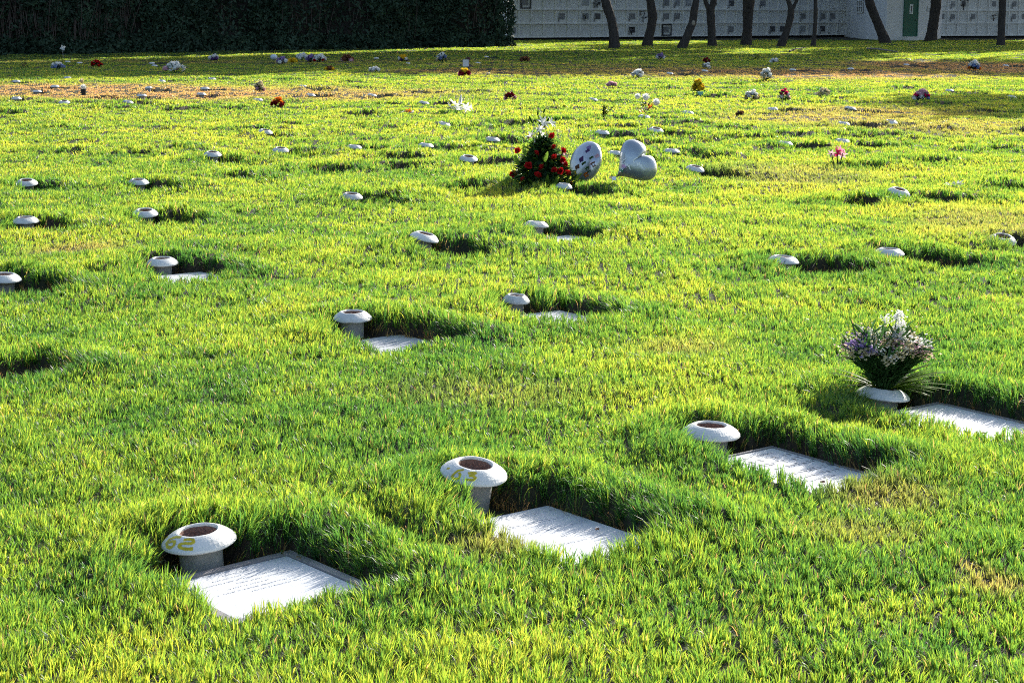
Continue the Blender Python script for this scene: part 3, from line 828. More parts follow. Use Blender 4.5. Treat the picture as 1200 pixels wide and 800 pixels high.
# stacked white chrysanthemums on a dark vase
x, y = at(98, 111, -.02); s = 1 / ppm(y)
r = empty('flower_bouquet', (x, y, -.03)); tag(r, 'two white chrysanthemum balls stacked over a dark cup in the dry grass', 'bouquet', 'bouquets left on far graves')
b = MB(); b.add(*lathe([(.0, 0), (2.6 * s, 0), (3.3 * s, 7 * s), (2.9 * s, 7 * s), (.0, 5 * s)], 14)); b.build('cup', M_BLACK, r)
link('blossom', flower_mesh('mum', P_WHITE), r, loc=(0, 0, 9 * s), scale=9 * s); link('blossom', flower_mesh('mum', P_CREAM), r, loc=(-1.6 * s, 0, 16 * s), scale=8 * s)

# white card, stake
x, y = at(546, 87, -.02); s = 1 / ppm(y)
r = empty('memorial_card', (x, y + .15, -.03), (math.radians(-8), 0, math.radians(10))); tag(r, 'upright white card on a stick above dark red and yellow flowers', 'card')
b = MB(); b.box((-3.5 * s, -.004, 9 * s), (3.5 * s, .004, 17 * s)); b.build('card', simple('white_card', (.62, .60, .60)), r, False)
b = MB(); b.tube([(0, .01, 0), (0, .012, 17 * s)], .006, 6); b.build('stick', M_STEM, r)
x, y = at(549, 80, -.02); b = MB(); b.tube([(0, 0, 0), (.01, 0, 11 / ppm(y))], .028, 8); b.tube([(.01, 0, 10 / ppm(y)), (.01, 0, 13 / ppm(y))], .05, 8)
o = b.build('dark_stake', simple('dark_red_wood', (.10, .03, .03)), None, loc=(x, y, -.03)); tag(o, 'short dark red stake behind the white card', 'stake')
# pinwheel with white vanes on a stick by the hedge
x, y = at(74, 68, -.02); s = 1 / ppm(y); r = empty('pinwheel', (x, y, -.03), (0, 0, .3)); tag(r, 'white pinwheel on a thin stick before the hedge at left', 'pinwheel')
b = MB(); b.tube([(0, 0, 0), (0, 0, 12 * s)], .008, 6); b.build('stick', M_STEM, r)
b = MB()
for k in range(4): petal(b, (0, -.02, 12 * s), (math.cos(k * PI / 2 + .4), .1, math.sin(k * PI / 2 + .4)), Vector((0, -1, .2)), 3.4 * s, 3 * s, .3, n=3)
b.build('vane', P_WHITE, r)
# white ball
x, y = at(321, 71, -.02); s = 1 / ppm(y); bm = bmesh.new(); bmesh.ops.create_uvsphere(bm, u_segments=20, v_segments=12, radius=4.2 * s)
for v in bm.verts: v.co.z *= .8
me = bpy.data.meshes.new('flower_ball'); bm.to_mesh(me); bm.free(); me.materials.append(simple('white_foil', (.6, .64, .7), .3)); me.polygons.foreach_set('use_smooth', [True] * len(me.polygons))
tag(link('party_balloon', me, loc=(x, y, 3.2 * s)), 'small round white balloon at the left of the cluster of bouquets in the hedge shade', 'balloon')

# turquoise pot of the yellow bouquet
x, y = at(820, 111.5, -.02); s = 1 / ppm(y); b = MB(); b.add(*lathe([(.0, 0), (2.6 * s, 0), (3.6 * s, 4.5 * s), (3.1 * s, 4.5 * s), (.0, 3 * s)], 14))
tag(b.build('flower_pot', M_TURQ, None, loc=(x, y - .1, -.03)), 'turquoise foil pot at the foot of the yellow bouquet', 'pot')

# white artificial lily spray
x, y = at(536, 130, -.02); s = 1 / ppm(y); r = empty('lily_spray', (x, y, -.03)); tag(r, 'spray of big white lilies pointing several ways in sunny grass', 'bouquet')
rr = random.Random(5); leaf_cloud(16, 6 * s, 5 * s, 6 * s, 8 * s, 2 * s, 3).build('foliage', F_LIGHT, r)
for k, (dx, dz, sz, ry) in enumerate([(-10, 9, 10, -.9), (-5, 12, 12, -.4), (-6, 6, 11, -.6), (0, 7, 12, 0), (3, 10, 9, .3), (2, 4, 10, .2), (11, 7, 11, 1.1), (15, 8, 10, 1.3), (8, 5, 9, .9)]):
    link('lily', flower_mesh('lily', P_WHITE), r, loc=(dx * s, rr.uniform(-4, 4) * s, (dz - 3) * s), rot=(rr.uniform(-.3, .7), ry, rr.uniform(0, 3)), scale=sz * s)
for k, (x0, x1, z1) in enumerate([(2, 6, 20), (4, 5, 17)]):
    link('lily_bud', flower_mesh('bud', P_WHITE), r, loc=(x0 * s, 0, 9 * s), rot=(0, .3 - .25 * k, 0), scale=13 * s)

# white chrysanthemums with orange lilies
x, y = at(758, 134, -.02); s = 1 / ppm(y); r = empty('flower_bouquet', (x, y, -.03)); tag(r, 'three white chrysanthemum balls over orange lilies, in sunny grass beyond the heart balloon', 'bouquet', 'bouquets left on far graves')
leaf_cloud(60, 8 * s, 7 * s, 15 * s, 5 * s, 1.8 * s, 8).build('foliage', F_DARK, r)
for dx, dz, sz in ((-11, 21, 9), (-1.5, 20, 11), (11, 14, 11)): link('chrysanthemum', flower_mesh('mum', P_WHITE), r, loc=(dx * s, 0, dz * s), scale=sz * 1.05 * s)
for dx, dz, sz in ((1, 12, 9), (5, 11, 9), (-8, 4, 9), (-5, 5, 7)): link('orange_lily', flower_mesh('lily', P_ORANGE), r, loc=(dx * s, -.03, (dz - 2) * s), rot=(.8, .2, dx), scale=sz * s)
# dark leafy sprig
x, y = at(706, 138, -.02); s = 1 / ppm(y); r = empty('leafy_sprig', (x, y, -.03)); tag(r, 'dark leafy branches sticking out of the grass, leaning right, beyond the roses', 'sprig')
b = MB(); rr = random.Random(3)
for k in range(9):
    a = rr.uniform(-.1, .9); L = rr.uniform(10, 21) * s; tip = Vector((math.sin(a) * L, rr.uniform(-.1, .1), math.cos(a) * L))
    b.tube([(0, 0, 0), tip], .004, 5)
    for q in range(14):
        t = rr.uniform(.25, 1); petal(b, tip * t, (rr.gauss(.3, .7), rr.gauss(0, .6), .5), (0, .3, 1), 3.2 * s, 1.4 * s, -.2, n=2)
b.build('branch', F_DARK, r)
# pink lilies on stems
x, y = at(981, 192, -.02); s = 1 / ppm(y); r = empty('pink_lilies', (x, y, -.045)); r.name = 'lily_bunch'; tag(r, 'pink and white lilies on three dark stems, standing alone in khaki grass', 'flower')
for k, (dx, dz, sz) in enumerate([(-7, 14, 9), (-1, 16, 13), (3, 18, 11), (6, 12, 11), (1, 13, 12)]):
    link('lily', flower_mesh('lily', (P_PALE, P_MAG, P_PINK, P_PALE, P_MAG)[k]), r, loc=(dx * s, 0, dz * s), rot=(.9, .15 * dx / 5, k), scale=sz * s)
for dx, d2 in ((-7, -3), (0, 0), (6, 3)):
    b = MB(); b.tube([(d2 * s, 0, 0), (dx * s * .8, 0, 9 * s), (dx * s, 0, 15 * s)], .006, 6)
    petal(b, (d2 * s, 0, 2 * s), (dx or 1, 0, 6), (0, 1, 0), 6 * s, 1.6 * s, .2); b.build('stem', F_DARK, r)

# ---------------- the red rose arrangement
x, y = at(636, 216, -.03); s = 1 / ppm(y); r = empty('rose_arrangement', (x, y, -.04)); tag(r, 'tall cone of red roses and dark leaves topped with white lilies', 'flower arrangement')
b = leaf_cloud(1000, 42 * s, 34 * s, 52 * s, 9 * s, 4.4 * s, 21, .3, .4, 0, True); b.add(*lathe([(.001, 0), (22 * s, 0), (20 * s, 8 * s), (12 * s, 30 * s), (3 * s, 48 * s), (.001, 52 * s)], 14, .1)); b.build('foliage', F_DARK, r)
leaf_cloud(170, 46 * s, 38 * s, 56 * s, 10 * s, 4 * s, 23, .2, .8, 0, True).build('bright_foliage', F_LIGHT, r)
leaf_cloud(700, 46 * s, 38 * s, 55 * s, 8.5 * s, 3.8 * s, 22, .2, .5, 0, True).build('outer_foliage', F_MID, r)
for dx, z in ((-30, 0), (30, 0), (12, 0)): pass
rr = random.Random(77)
for (X, Y) in ((250, 335), (455, 325), (470, 425), (550, 468), (300, 475), (128, 465), (475, 515), (545, 545), (588, 590), (232, 588), (358, 603), (470, 628), (530, 640), (598, 665), (90, 680), (313, 675), (185, 715), (635, 765)):
    px, py = 590 + X / 8, 120 + Y / 8; dx = (px - 636) * s; h = (216 - py) * s
    rad = 40 * s * max(.12, 1 - h / (86 * s)); yy = -math.sqrt(max(rad * rad - dx * dx, 0)) * .9
    link('rose', flower_mesh('rose', P_RED), r, loc=(dx, yy, h + .02), rot=(rr.uniform(.5, 1.2), rr.gauss(0, .4) + dx * 2, rr.uniform(0, 6)), scale=rr.uniform(9.5, 12.5) * s)
    if yy == 0:
        b = MB(); b.tube([(dx * .3, 0, h * .3), (dx * .8, 0, h * .7), (dx, 0, h + .01)], .004, 5); b.build('rose_stem', F_DARK, r)
for (X, Y, sz, ry, rx) in ((365, 165, 15, .2, .9), (440, 165, 12, .9, .6), (345, 225, 11, 0, 1.0), (262, 285, 12, -.6, .9), (300, 335, 11, .4, 1.4), (360, 285, 9, .8, 1.2)):
    px, py = 590 + X / 8, 120 + Y / 8
    link('white_lily', flower_mesh('lily', P_WHITE), r, loc=((px - 636) * s, -.04, (216 - py) * s - .02), rot=(rx, ry, X), scale=sz * s)
for (X, Y, ry, sz) in ((320, 118, .05, 9), (372, 98, .35, 8), (275, 195, -.45, 13), (400, 180, .6, 10)):
    px, py = 590 + X / 8, 120 + Y / 8
    link('lily_bud', flower_mesh('bud', F_MID if sz != 13 else F_LIGHT), r, loc=((px - 636) * s, 0, (216 - py) * s), rot=(0, ry, 0), scale=sz * s)
for (X, ZT) in ((330, 118), (345, 150), (300, 230), (380, 110), (420, 180)):
    px = 590 + X / 8; b = MB(); b.tube([(-.03, 0, 40 * s), ((632 - 636) * s, -.01, 62 * s), ((px - 636) * s, 0, (96 - ZT / 8) * s)], .005, 6)
    for q in range(5): petal(b, ((632 - 636) * s, 0, (58 + 4 * q) * s), (rr.choice((-1, 1)), rr.gauss(0, .5), .9), (0, 0, 1), 8 * s, 2.2 * s, -.2)
    b.build('lily_stalk', F_MID, r)
petal_big = MB()
for (X, Y, a) in ((205, 440, -.25), (140, 530, -.4), (380, 500, .3), (470, 720, .4), (395, 715, .15)):
    px, py = 590 + X / 8, 120 + Y / 8
    petal(petal_big, ((px - 636) * s, -30 * s if py > 170 else -14 * s, (216 - py) * s - .03), (math.sin(a), -.3, 1), (0, -1, .3), 14 * s, 4.5 * s, .1)
petal_big.build('broad_leaf', F_LIGHT, r)

# ---------------- foil balloons
def foil_material(name, c, rough):
    m, nt, b = mat(name)
    tc = nd(nt, 'ShaderNodeTexCoord'); n = nd(nt, 'ShaderNodeTexNoise', Scale=9.0, Detail=2.0); nt.links.new(tc.outputs['Object'], n.inputs[0])
    b.inputs['Base Color'].default_value = (*c, 1); b.inputs['Metallic'].default_value = .6; b.inputs['Roughness'].default_value = rough
    bp = nd(nt, 'ShaderNodeBump', Strength=.35, Distance=.03); nt.links.new(n.outputs[0], bp.inputs['Height']); nt.links.new(bp.outputs[0], b.inputs['Normal'])
    b.inputs['Coat Weight'].default_value = .4
    return m


def inflated(outline, thick, n, rings=16):
    """two curved foil sheets meeting in a thin seam; outline(t)->(x,z) about the centre; y is the thickness axis"""
    V, F = [], []
    for side in (-1, 1):
        base = len(V); V.append((0, side * thick, 0))
        for i in range(1, rings + 1):
            s_ = math.sin(i / rings * PI / 2)
            for k in range(n):
                t = 2 * PI * k / n; ox, oz = outline(t)
                pucker = .012 * math.sin(k * 13.0) * s_ ** 6
                V.append((ox * s_, side * (thick * math.sqrt(max(0, 1 - s_ ** 2.4)) + .0015 + pucker * .35), oz * s_))
        for k in range(n):
            f = [base, base + 1 + k, base + 1 + (k + 1) % n]; F.append(f if side > 0 else f[::-1])
        for i in range(rings - 1):
            for k in range(n):
                a = base + 1 + i * n; f = [a + k, a + n + k, a + n + (k + 1) % n, a + (k + 1) % n]; F.append(f if side > 0 else f[::-1])
    a0 = 1 + (rings - 1) * n; b0 = (1 + rings * n) + 1 + (rings - 1) * n
    for k in range(n): F.append([a0 + k, a0 + (k + 1) % n, b0 + (k + 1) % n, b0 + k])
    return V, F


def heart(t, S=.215, rot=math.radians(52)):
    x0 = 16 * math.sin(t) ** 3 / 16; z0 = (13 * math.cos(t) - 5 * math.cos(2 * t) - 2 * math.cos(3 * t) - math.cos(4 * t)) / 16
    z0 = z0 + (.19 * math.exp(-(x0 / .5) ** 2) if z0 > -.2 else 0) - .03; x0 *= 1.06
    return S * (x0 * math.cos(rot) + z0 * math.sin(rot)), S * (-x0 * math.sin(rot) + z0 * math.cos(rot))


x, y = at(744, 213, -.02); s = 1 / ppm(y)
r = empty('heart_balloon', (x, y, 22 * s - .02), (math.radians(-12), 0, math.radians(-12))); tag(r, 'silver white heart shaped foil balloon with white script, hovering over the grass', 'balloon')
V, F = inflated(heart, .125, 96); heart_o = link('foil', meshdata('foil', V, F, foil_material('silver_foil', (.42, .46, .50), .36)), r)
tp = heart(PI); b = MB(); b.box((tp[0] - .035, -.002, tp[1] - .03), (tp[0] + .004, .002, tp[1] + .006), M=None); b.build('neck', foil_material('neck_foil', (.7, .72, .76), .4), r)
b = MB(); b.tube([(tp[0] - .02, 0, tp[1] - .02), (tp[0] - .04, 0, tp[1] - .06), (tp[0] - .03, .01, tp[1] - .12)], .003, 5); b.build('ribbon', P_WHITE, r)
ZH = lambda X, Y: (660 + X / 10, 155 + Y / 10)
M_SCRIPT = simple('white_script', (.93, .93, .93), .5, .02)
stroke_on(r, heart_o, [[(742, 308), (705, 330), (690, 362), (712, 378)], [(722, 352), (738, 398), (752, 366), (764, 408), (776, 384), (780, 432), (798, 434)],
                       [(872, 298), (832, 314), (820, 348), (846, 366)], [(862, 345), (876, 394), (892, 350), (902, 404), (914, 374), (924, 416), (940, 426)]], ZH, .010, M_SCRIPT, 'script', .003)
stroke_on(r, heart_o, [[(655, 436), (700, 455)], [(640, 380), (655, 400), (632, 440)]], ZH, .022, simple('green_print', (.02, .35, .18), .5), 'leaf_print', .0035)
stroke_on(r, heart_o, [[(690, 392), (745, 408)]], ZH, .03, simple('pink_print', (.6, .35, .55), .5), 'rose_print', .003)

x, y = at(686, 211, -.02)
r = empty('round_balloon', (x, y, 21 * s - .02), tuple((Matrix.Rotation(math.radians(20), 3, 'Y') @ Matrix.Rotation(math.radians(-8), 3, 'X') @ Matrix.Rotation(math.radians(-56), 3, 'Z')).to_euler())); tag(r, 'round foil balloon printed with small flowers, seen from the side next to the roses', 'balloon')
V, F = inflated(lambda t: (.215 * math.sin(t), .215 * math.cos(t)), .085, 60); ob = link('foil', meshdata('foil', V, F, foil_material('pearl_foil', (.52, .54, .58), .3)), r)
b = MB(); b.box((-.012, -.002, -.26), (.012, .002, -.21)); b.tube([(0, 0, -.25), (.01, 0, -.30)], .004, 5); b.build('neck', P_WHITE, r)
ZR = lambda X, Y: (660 + X / 10, 155 + Y / 10)
for (X, Y, w, m, nm) in ((300, 185, .035, P_LILAC, 'flower_print'), (285, 220, .02, P_PURPLE, 'flower_print'), (212, 322, .035, P_PURPLE, 'flower_print'), (165, 410, .03, P_BROWN, 'flower_print'), (355, 380, .035, P_BROWN, 'flower_print'),
                         (240, 365, .016, F_MID, 'leaf_print'), (290, 440, .04, F_MID, 'leaf_print'), (130, 490, .028, P_YELLOW, 'flower_print'), (270, 500, .03, P_ORANGE, 'flower_print'), (395, 280, .022, P_PALE, 'flower_print'), (330, 300, .014, F_MID, 'leaf_print')):
    stroke_on(r, ob, [[(X - 22, Y + 14), (X, Y - 4), (X + 24, Y - 14)]], ZR, w * 1.5, m, nm, .002)

# ---------------- bouquet in the near vase
vr = vase_roots[3]; x, y, z = VP[3]
r = empty('near_bouquet', (x, y, z)); r.name = 'flower_bouquet'; tag(r, 'large lilac, white and cream bouquet with long dark leaves in the nearest vase at right', 'bouquet')
rr = random.Random(4); b = MB(); tips = []
for k in range(70):
    a = rr.uniform(0, 2 * PI); q = math.sqrt(rr.random()); rx, ry = .19 * q * math.cos(a), .15 * q * math.sin(a)
    h = .255 - .06 * q * q + rr.uniform(-.02, .02); tips.append(Vector((rx, ry, h)))
    b.tube([(rx * .12, ry * .12, .0), (rx * .5, ry * .5, h * .55), (rx, ry, h)], .0022, 5)
spike = [Vector((.045 + rr.gauss(0, .022), rr.gauss(0, .02), .27 + .012 * k)) for k in range(8)]
b.tube([(0, 0, 0), (.02, 0, .15), (.05, 0, .36)], .003, 5); b.build('stalk', F_MID, r)
b = MB()
for k in range(1100):
    t = tips[rr.randrange(70)]; f = rr.uniform(.2, 1.08); p = Vector((t.x * f, t.y * f, t.z * f)) ; d = Vector((t.x * 3 + rr.gauss(0, .4), t.y * 3 + rr.gauss(0, .4), rr.uniform(.3, 1.2)))
    petal(b, p, d, (rr.gauss(0, .4), rr.gauss(0, .4), 1), rr.uniform(.04, .085), rr.uniform(.008, .017), -.25, n=3)
b.build('foliage', F_MID, r)
b = MB()
for k in range(46):
    a = rr.uniform(-.9, .6) if k % 6 else rr.uniform(2.3, 4.0); el = rr.uniform(.1, .8)
    petal(b, (.03 * math.cos(a), .03 * math.sin(a), .02), (math.cos(a), math.sin(a) * .8, el), (0, 0, 1), rr.uniform(.15, .27), rr.uniform(.012, .024), -.28, n=6)
b.build('long_leaf', F_LIGHT, r)
for k, t in enumerate(tips):
    m = (P_WHITE, P_CREAM, P_WHITE, P_CREAM, P_LILAC, P_WHITE, P_CREAM, P_LILAC, P_WHITE, P_PALE)[k % 10]
    link('blossom', flower_mesh('sprig', m), r, loc=t, rot=(rr.uniform(-.5, .5), rr.uniform(-.5, .5), rr.uniform(0, 6)), scale=rr.uniform(.055, .082))
for p in spike: link('blossom', flower_mesh('sprig', P_WHITE), r, loc=p, rot=(rr.random(), 0, rr.random() * 6), scale=.05)


# ------------------------------------------------------------------ trees
def leaf_mass(n, rx, ry, rz, size, seed, clumps=26, m=None, name='crown'):
    rg = np.random.default_rng(seed)
    cc = rg.normal(0, 1, (clumps, 3)); cc /= np.linalg.norm(cc, axis=1)[:, None]; cc *= (rg.random(clumps) ** .4)[:, None] * .78
    c = cc[rg.integers(0, clumps, n)]; p = c + rg.normal(0, .17, (n, 3)); p *= np.array((rx, ry, rz))
    return leaf_quads(p, size, rg, m, name)


def leaf_quads(p, size, rg, m, name):
    n = len(p); a = rg.normal(0, 1, (n, 3)); a /= np.linalg.norm(a, axis=1)[:, None]
    b2 = np.cross(a, rg.normal(0, 1, (n, 3))); b2 /= np.linalg.norm(b2, axis=1)[:, None]
    sz = size * rg.uniform(.6, 1.3, n)[:, None]
    V = np.stack((p - a * sz * .5, p + b2 * sz * .22, p + a * sz * .5, p - b2 * sz * .22), 1).reshape(-1, 3)
    me = bpy.data.meshes.new(name); me.vertices.add(n * 4); me.vertices.foreach_set('co', V.astype(np.float32).ravel())
    me.loops.add(n * 4); me.loops.foreach_set('vertex_index', np.arange(n * 4, dtype=np.int32)); me.polygons.add(n); me.polygons.foreach_set('loop_start', np.arange(n, dtype=np.int32) * 4)
    me.materials.append(m); me.update(calc_edges=True); return me


F_TREE = simple('tree_leaf', (.06, .10, .035), .5, .35, 3, spec=.2); F_IVY = simple('ivy_leaf', (.034, .062, .036), .6, .5, 1.3, spec=.2); F_CON = simple('conifer_leaf', (.015, .034, .022), .6, .4, 2.0, spec=.2)
CROWNS = [leaf_mass(5200, 5.2, 5.0, 3.4, .62, 60 + k, m=F_TREE) for k in range(3)]


def tree(pts, rad, crown_z, label, crown_k=0, crown_s=1.0, fork=None, top=None, knot=None, name='tree', crown_dx=0, stub=None, low=(13.5, 8.5)):
    """pts: photo pixels from the base up, rad in photo px (half widths)"""
    bx, by = at(pts[0][0], pts[0][1], -.02); s = 1 / ppm(by)
    root = empty(name, (bx, by, -.06)); tag(root, label, 'tree', 'trees in front of the niche wall')

    def loc(p): return Vector(((p[0] - pts[0][0]) * s, 0, (pts[0][1] - p[1]) * s))
    P = [loc(p) for p in pts]; R = [q * s for q in rad]
    # root flare and continuation above the frame
    P = [P[0] - Vector((0, 0, .35)), P[0] + Vector((0, 0, .12))] + P[1:]; R = [R[0] * 1.35, R[0] * 1.12] + R[1:]
    d = (P[-1] - P[-2]).normalized(); last = P[-1]; rr = random.Random(int(bx * 100))
    mid = last + Vector((d.x * 2.5, rr.uniform(-.5, .5), 4)); end = Vector((mid.x * .6 + crown_dx, 0, crown_z)) ; 
    P += [last + Vector((d.x * 1.0, 0, 1.5)), mid, mid.lerp(end, .55) + Vector((.3, .2, 0)), end]; R += [R[-1] * .95, R[-1] * .85, R[-1] * .65, R[-1] * .4]
    Q, S = [], []
    for i in range(len(P) - 1):
        for k in range(4):
            t = k / 4; Q.append(P[i].lerp(P[i + 1], t)); S.append(R[i] * (1 - t) + R[i + 1] * t)
    Q.append(P[-1]); S.append(R[-1])
    for _ in range(2): Q = [Q[0]] + [(Q[i - 1] + Q[i] * 2 + Q[i + 1]) / 4 for i in range(1, len(Q) - 1)] + [Q[-1]]
    b = MB(); b.tube(Q, S, 14, jit=.06); b.build('trunk', M_BARK, root)
    if fork:
        fp = [loc(p) for p in fork[0]]; fr = [q * s for q in fork[1]]; d2 = (fp[-1] - fp[-2]).normalized()
        fp += [fp[-1] + d2 * 2.5 + Vector((0, 0, 1)), Vector((fp[-1].x + d2.x * 5, .6, crown_z - 1))]; fr += [fr[-1] * .9, fr[-1] * .5]
        b = MB(); b.tube(fp, fr, 12, jit=.05); b.build('limb', M_BARK, root)
    if stub:
        fp = [loc(p) for p in stub[0]]; b = MB(); b.tube(fp, [q * s for q in stub[1]], 8); b.build('branch_stub', M_BARK, root)
    for k in range(5):
        a = k * 1.3; b = MB(); h0 = end.z - 3 + .5 * k; p0 = mid.lerp(end, .5 + .09 * k)
        b.tube([p0, p0 + Vector((1.6 * math.cos(a), 1.6 * math.sin(a), 1.3)), p0 + Vector((3.6 * math.cos(a), 3.6 * math.sin(a), 2.4))], [.16, .11, .05], 7); b.build('limb', M_BARK, root)
    if knot:
        kx = loc(knot); bm = bmesh.new(); bmesh.ops.create_uvsphere(bm, u_segments=12, v_segments=8, radius=1)
        me = bpy.data.meshes.new('pruning_scar'); bm.to_mesh(me); bm.free(); me.materials.append(simple('pale_wood', (.30, .25, .19), .8, .2, 6)); me.polygons.foreach_set('use_smooth', [True] * len(me.polygons))
        link('pruning_scar', me, root, loc=(kx.x, -3.6 * s, kx.z), scale=(2.3 * s, 1.6 * s, 3.4 * s))
    link('crown', CROWNS[crown_k % 3], root, loc=(end.x, 0, 20.2), rot=(0, 0, crown_k * 1.7), scale=crown_s)
    for q, zz in enumerate(low): link('crown', CROWNS[(crown_k + q + 1) % 3], root, loc=(mid.x, 0, zz), rot=(0, 0, q + 1), scale=(.95, .95, .85) if zz > 9 else (.75, .75, .6))  # lower crown lumps above the frame, added for the shade they cast
    return root


tree([(720, 56), (719.5, 44), (718, 31), (715, 19), (711, 8), (708.5, 0)], [6.4, 5.8, 5.3, 5.2, 5.5, 5.4], 15.5, 'thick grey trunk leaning gently left, first from the left before the niche wall', 0, 1.15)
tree([(758.5, 54), (760, 44), (763, 31), (764.5, 19), (762.5, 8), (761, 0)], [6.0, 5.4, 5.0, 5.6, 5.0, 4.6], 17.5, 'thick trunk with a bulge to the right, second from the left before the niche wall', 1, 1.15)
tree([(799.5, 56), (804, 45), (808, 34), (811.5, 25), (812.5, 14), (815, 0)], [5.4, 4.8, 4.6, 4.6, 4.4, 3.8], 14.5, 'trunk leaning right with a pale pruning scar halfway up', 2, 1.1, knot=(811.5, 26.5))
tree([(834.5, 54), (834, 42), (833, 30), (832.5, 20), (831.5, 12), (834, 6), (835.5, 0)], [5.2, 4.7, 4.7, 4.9, 4.6, 3.6, 3.5], 18, 'dark trunk forking low into two stems with a short stub on the right', 0, 1.15, low=(13.5,),
     fork=([(832, 16), (828, 8), (825, 0)], [2.6, 2.6, 2.4]), stub=([(836, 7), (839, 4.5)], [.8, .5]))
tree([(874.5, 52.5), (875, 40), (875.5, 28), (875.8, 14), (876, 0)], [6.2, 5.6, 5.6, 6.4, 7.0], 16, 'stout straight trunk widening upward, in the middle of the row', 1, 1.15, low=(13.5,))
tree([(915.5, 54), (919, 43), (923, 31), (925.5, 20), (926, 11), (923.5, 5), (922, 0)], [4.8, 4.2, 3.8, 4.0, 4.0, 2.7, 2.6], 18, 'slimmer trunk leaning right and forking into a narrow Y', 2, 1.1, low=(13.5,), fork=([(927, 13), (929.5, 6), (932.5, 0)], [2.3, 2.0, 1.8]))
tree([(953, 54), (954, 40), (954.6, 26), (954.6, 13), (953.8, 0)], [2.8, 2.4, 2.3, 2.5, 2.0], 15, 'very thin straight trunk between the narrow Y trunk and the leaning one', 0, 1.0)
tree([(1037, 50.5), (1033.5, 40), (1029, 30), (1023, 17), (1018, 6), (1016.5, 0)], [6.4, 5.6, 5.2, 5.2, 5.4, 5.0], 18, 'heavy trunk leaning strongly left in front of the small window', 1, 1.15, low=(13.5,))
tree([(1091, 48), (1091.5, 38), (1093, 26), (1094.5, 12), (1095, 0)], [6.8, 6.2, 6.0, 6.2, 6.0], 17, 'thick straight trunk just right of the green door', 2, 1.15, low=(6.4,))
tree([(1172.7, 53), (1172.7, 38), (1172.5, 20), (1172.2, 0)], [4.6, 4.1, 4.2, 4.0], 17, 'medium straight trunk nearest the right edge', 0, 1.1)
# unseen trees outside the right edge, placed so their crowns shade the lawn
for k, (tx, ty, cz, cs) in enumerate(((29.5, 90, 18, 1.1), (35, 92, 18.5, 1.2), (41, 91, 18, 1.15), (47, 93, 19, 1.2), (54, 95, 19, 1.2), (21.3, 50, 8.5, .62), (37.5, 109, 12, 1.2), (43.5, 111, 12, 1.2), (50, 110, 12, 1.2), (57, 113, 13, 1.3))):
    root = empty('tree', (tx, ty, -.05)); tag(root, 'unseen tall tree beyond the right edge, placed to shade the lawn', 'tree', 'unseen shade trees beyond the right edge')
    b = MB(); b.tube([(0, 0, -.3), (.1, 0, 3), (.3, .1, cz * .6), (0, 0, cz)], [.42 * cs, .32 * cs, .25 * cs, .1], 12, jit=.05); b.build('trunk', M_BARK, root)
    link('crown', CROWNS[k % 3], root, loc=(0, 0, cz + 1), rot=(0, 0, k), scale=cs)
for k, (tx, ty, cz, cs) in enumerate(((6, 97, 15, 1.3), (12, 99, 17, 1.2), (34, 128, 19, 1.5), (42, 132, 19, 1.6), (50, 130, 18, 1.6), (58, 134, 19, 1.7), (19, 136, 15, 1.4), (66, 132, 19, 1.7))):  # occluder trees hidden by hedge and wall, added to shade the lawn
    root = empty('tree', (tx, ty, -.05)); tag(root, 'unseen tall tree behind the niche wall, added to shade the lawn', 'tree', 'unseen shade trees behind the wall') if k > 1 else tag(root, 'unseen tall tree at the end of the hedge, added to shade the lawn', 'tree', 'unseen shade trees beside the hedge')
    if k < 2: root.location.x, root.location.y = ((-2.2, 96), (-7, 98))[k]; link('crown', CROWNS[k], root, loc=(0, 0, 8.5), scale=1.1)
    b = MB(); b.tube([(0, 0, -.3), (.1, 0, 3), (.3, .1, cz * .6), (0, 0, cz)], [.4, .3, .2, .1], 12, jit=.05); b.build('trunk', M_BARK, root)
    link('crown', CROWNS[k % 3], root, loc=(0, 0, cz), rot=(0, 0, k), scale=cs)


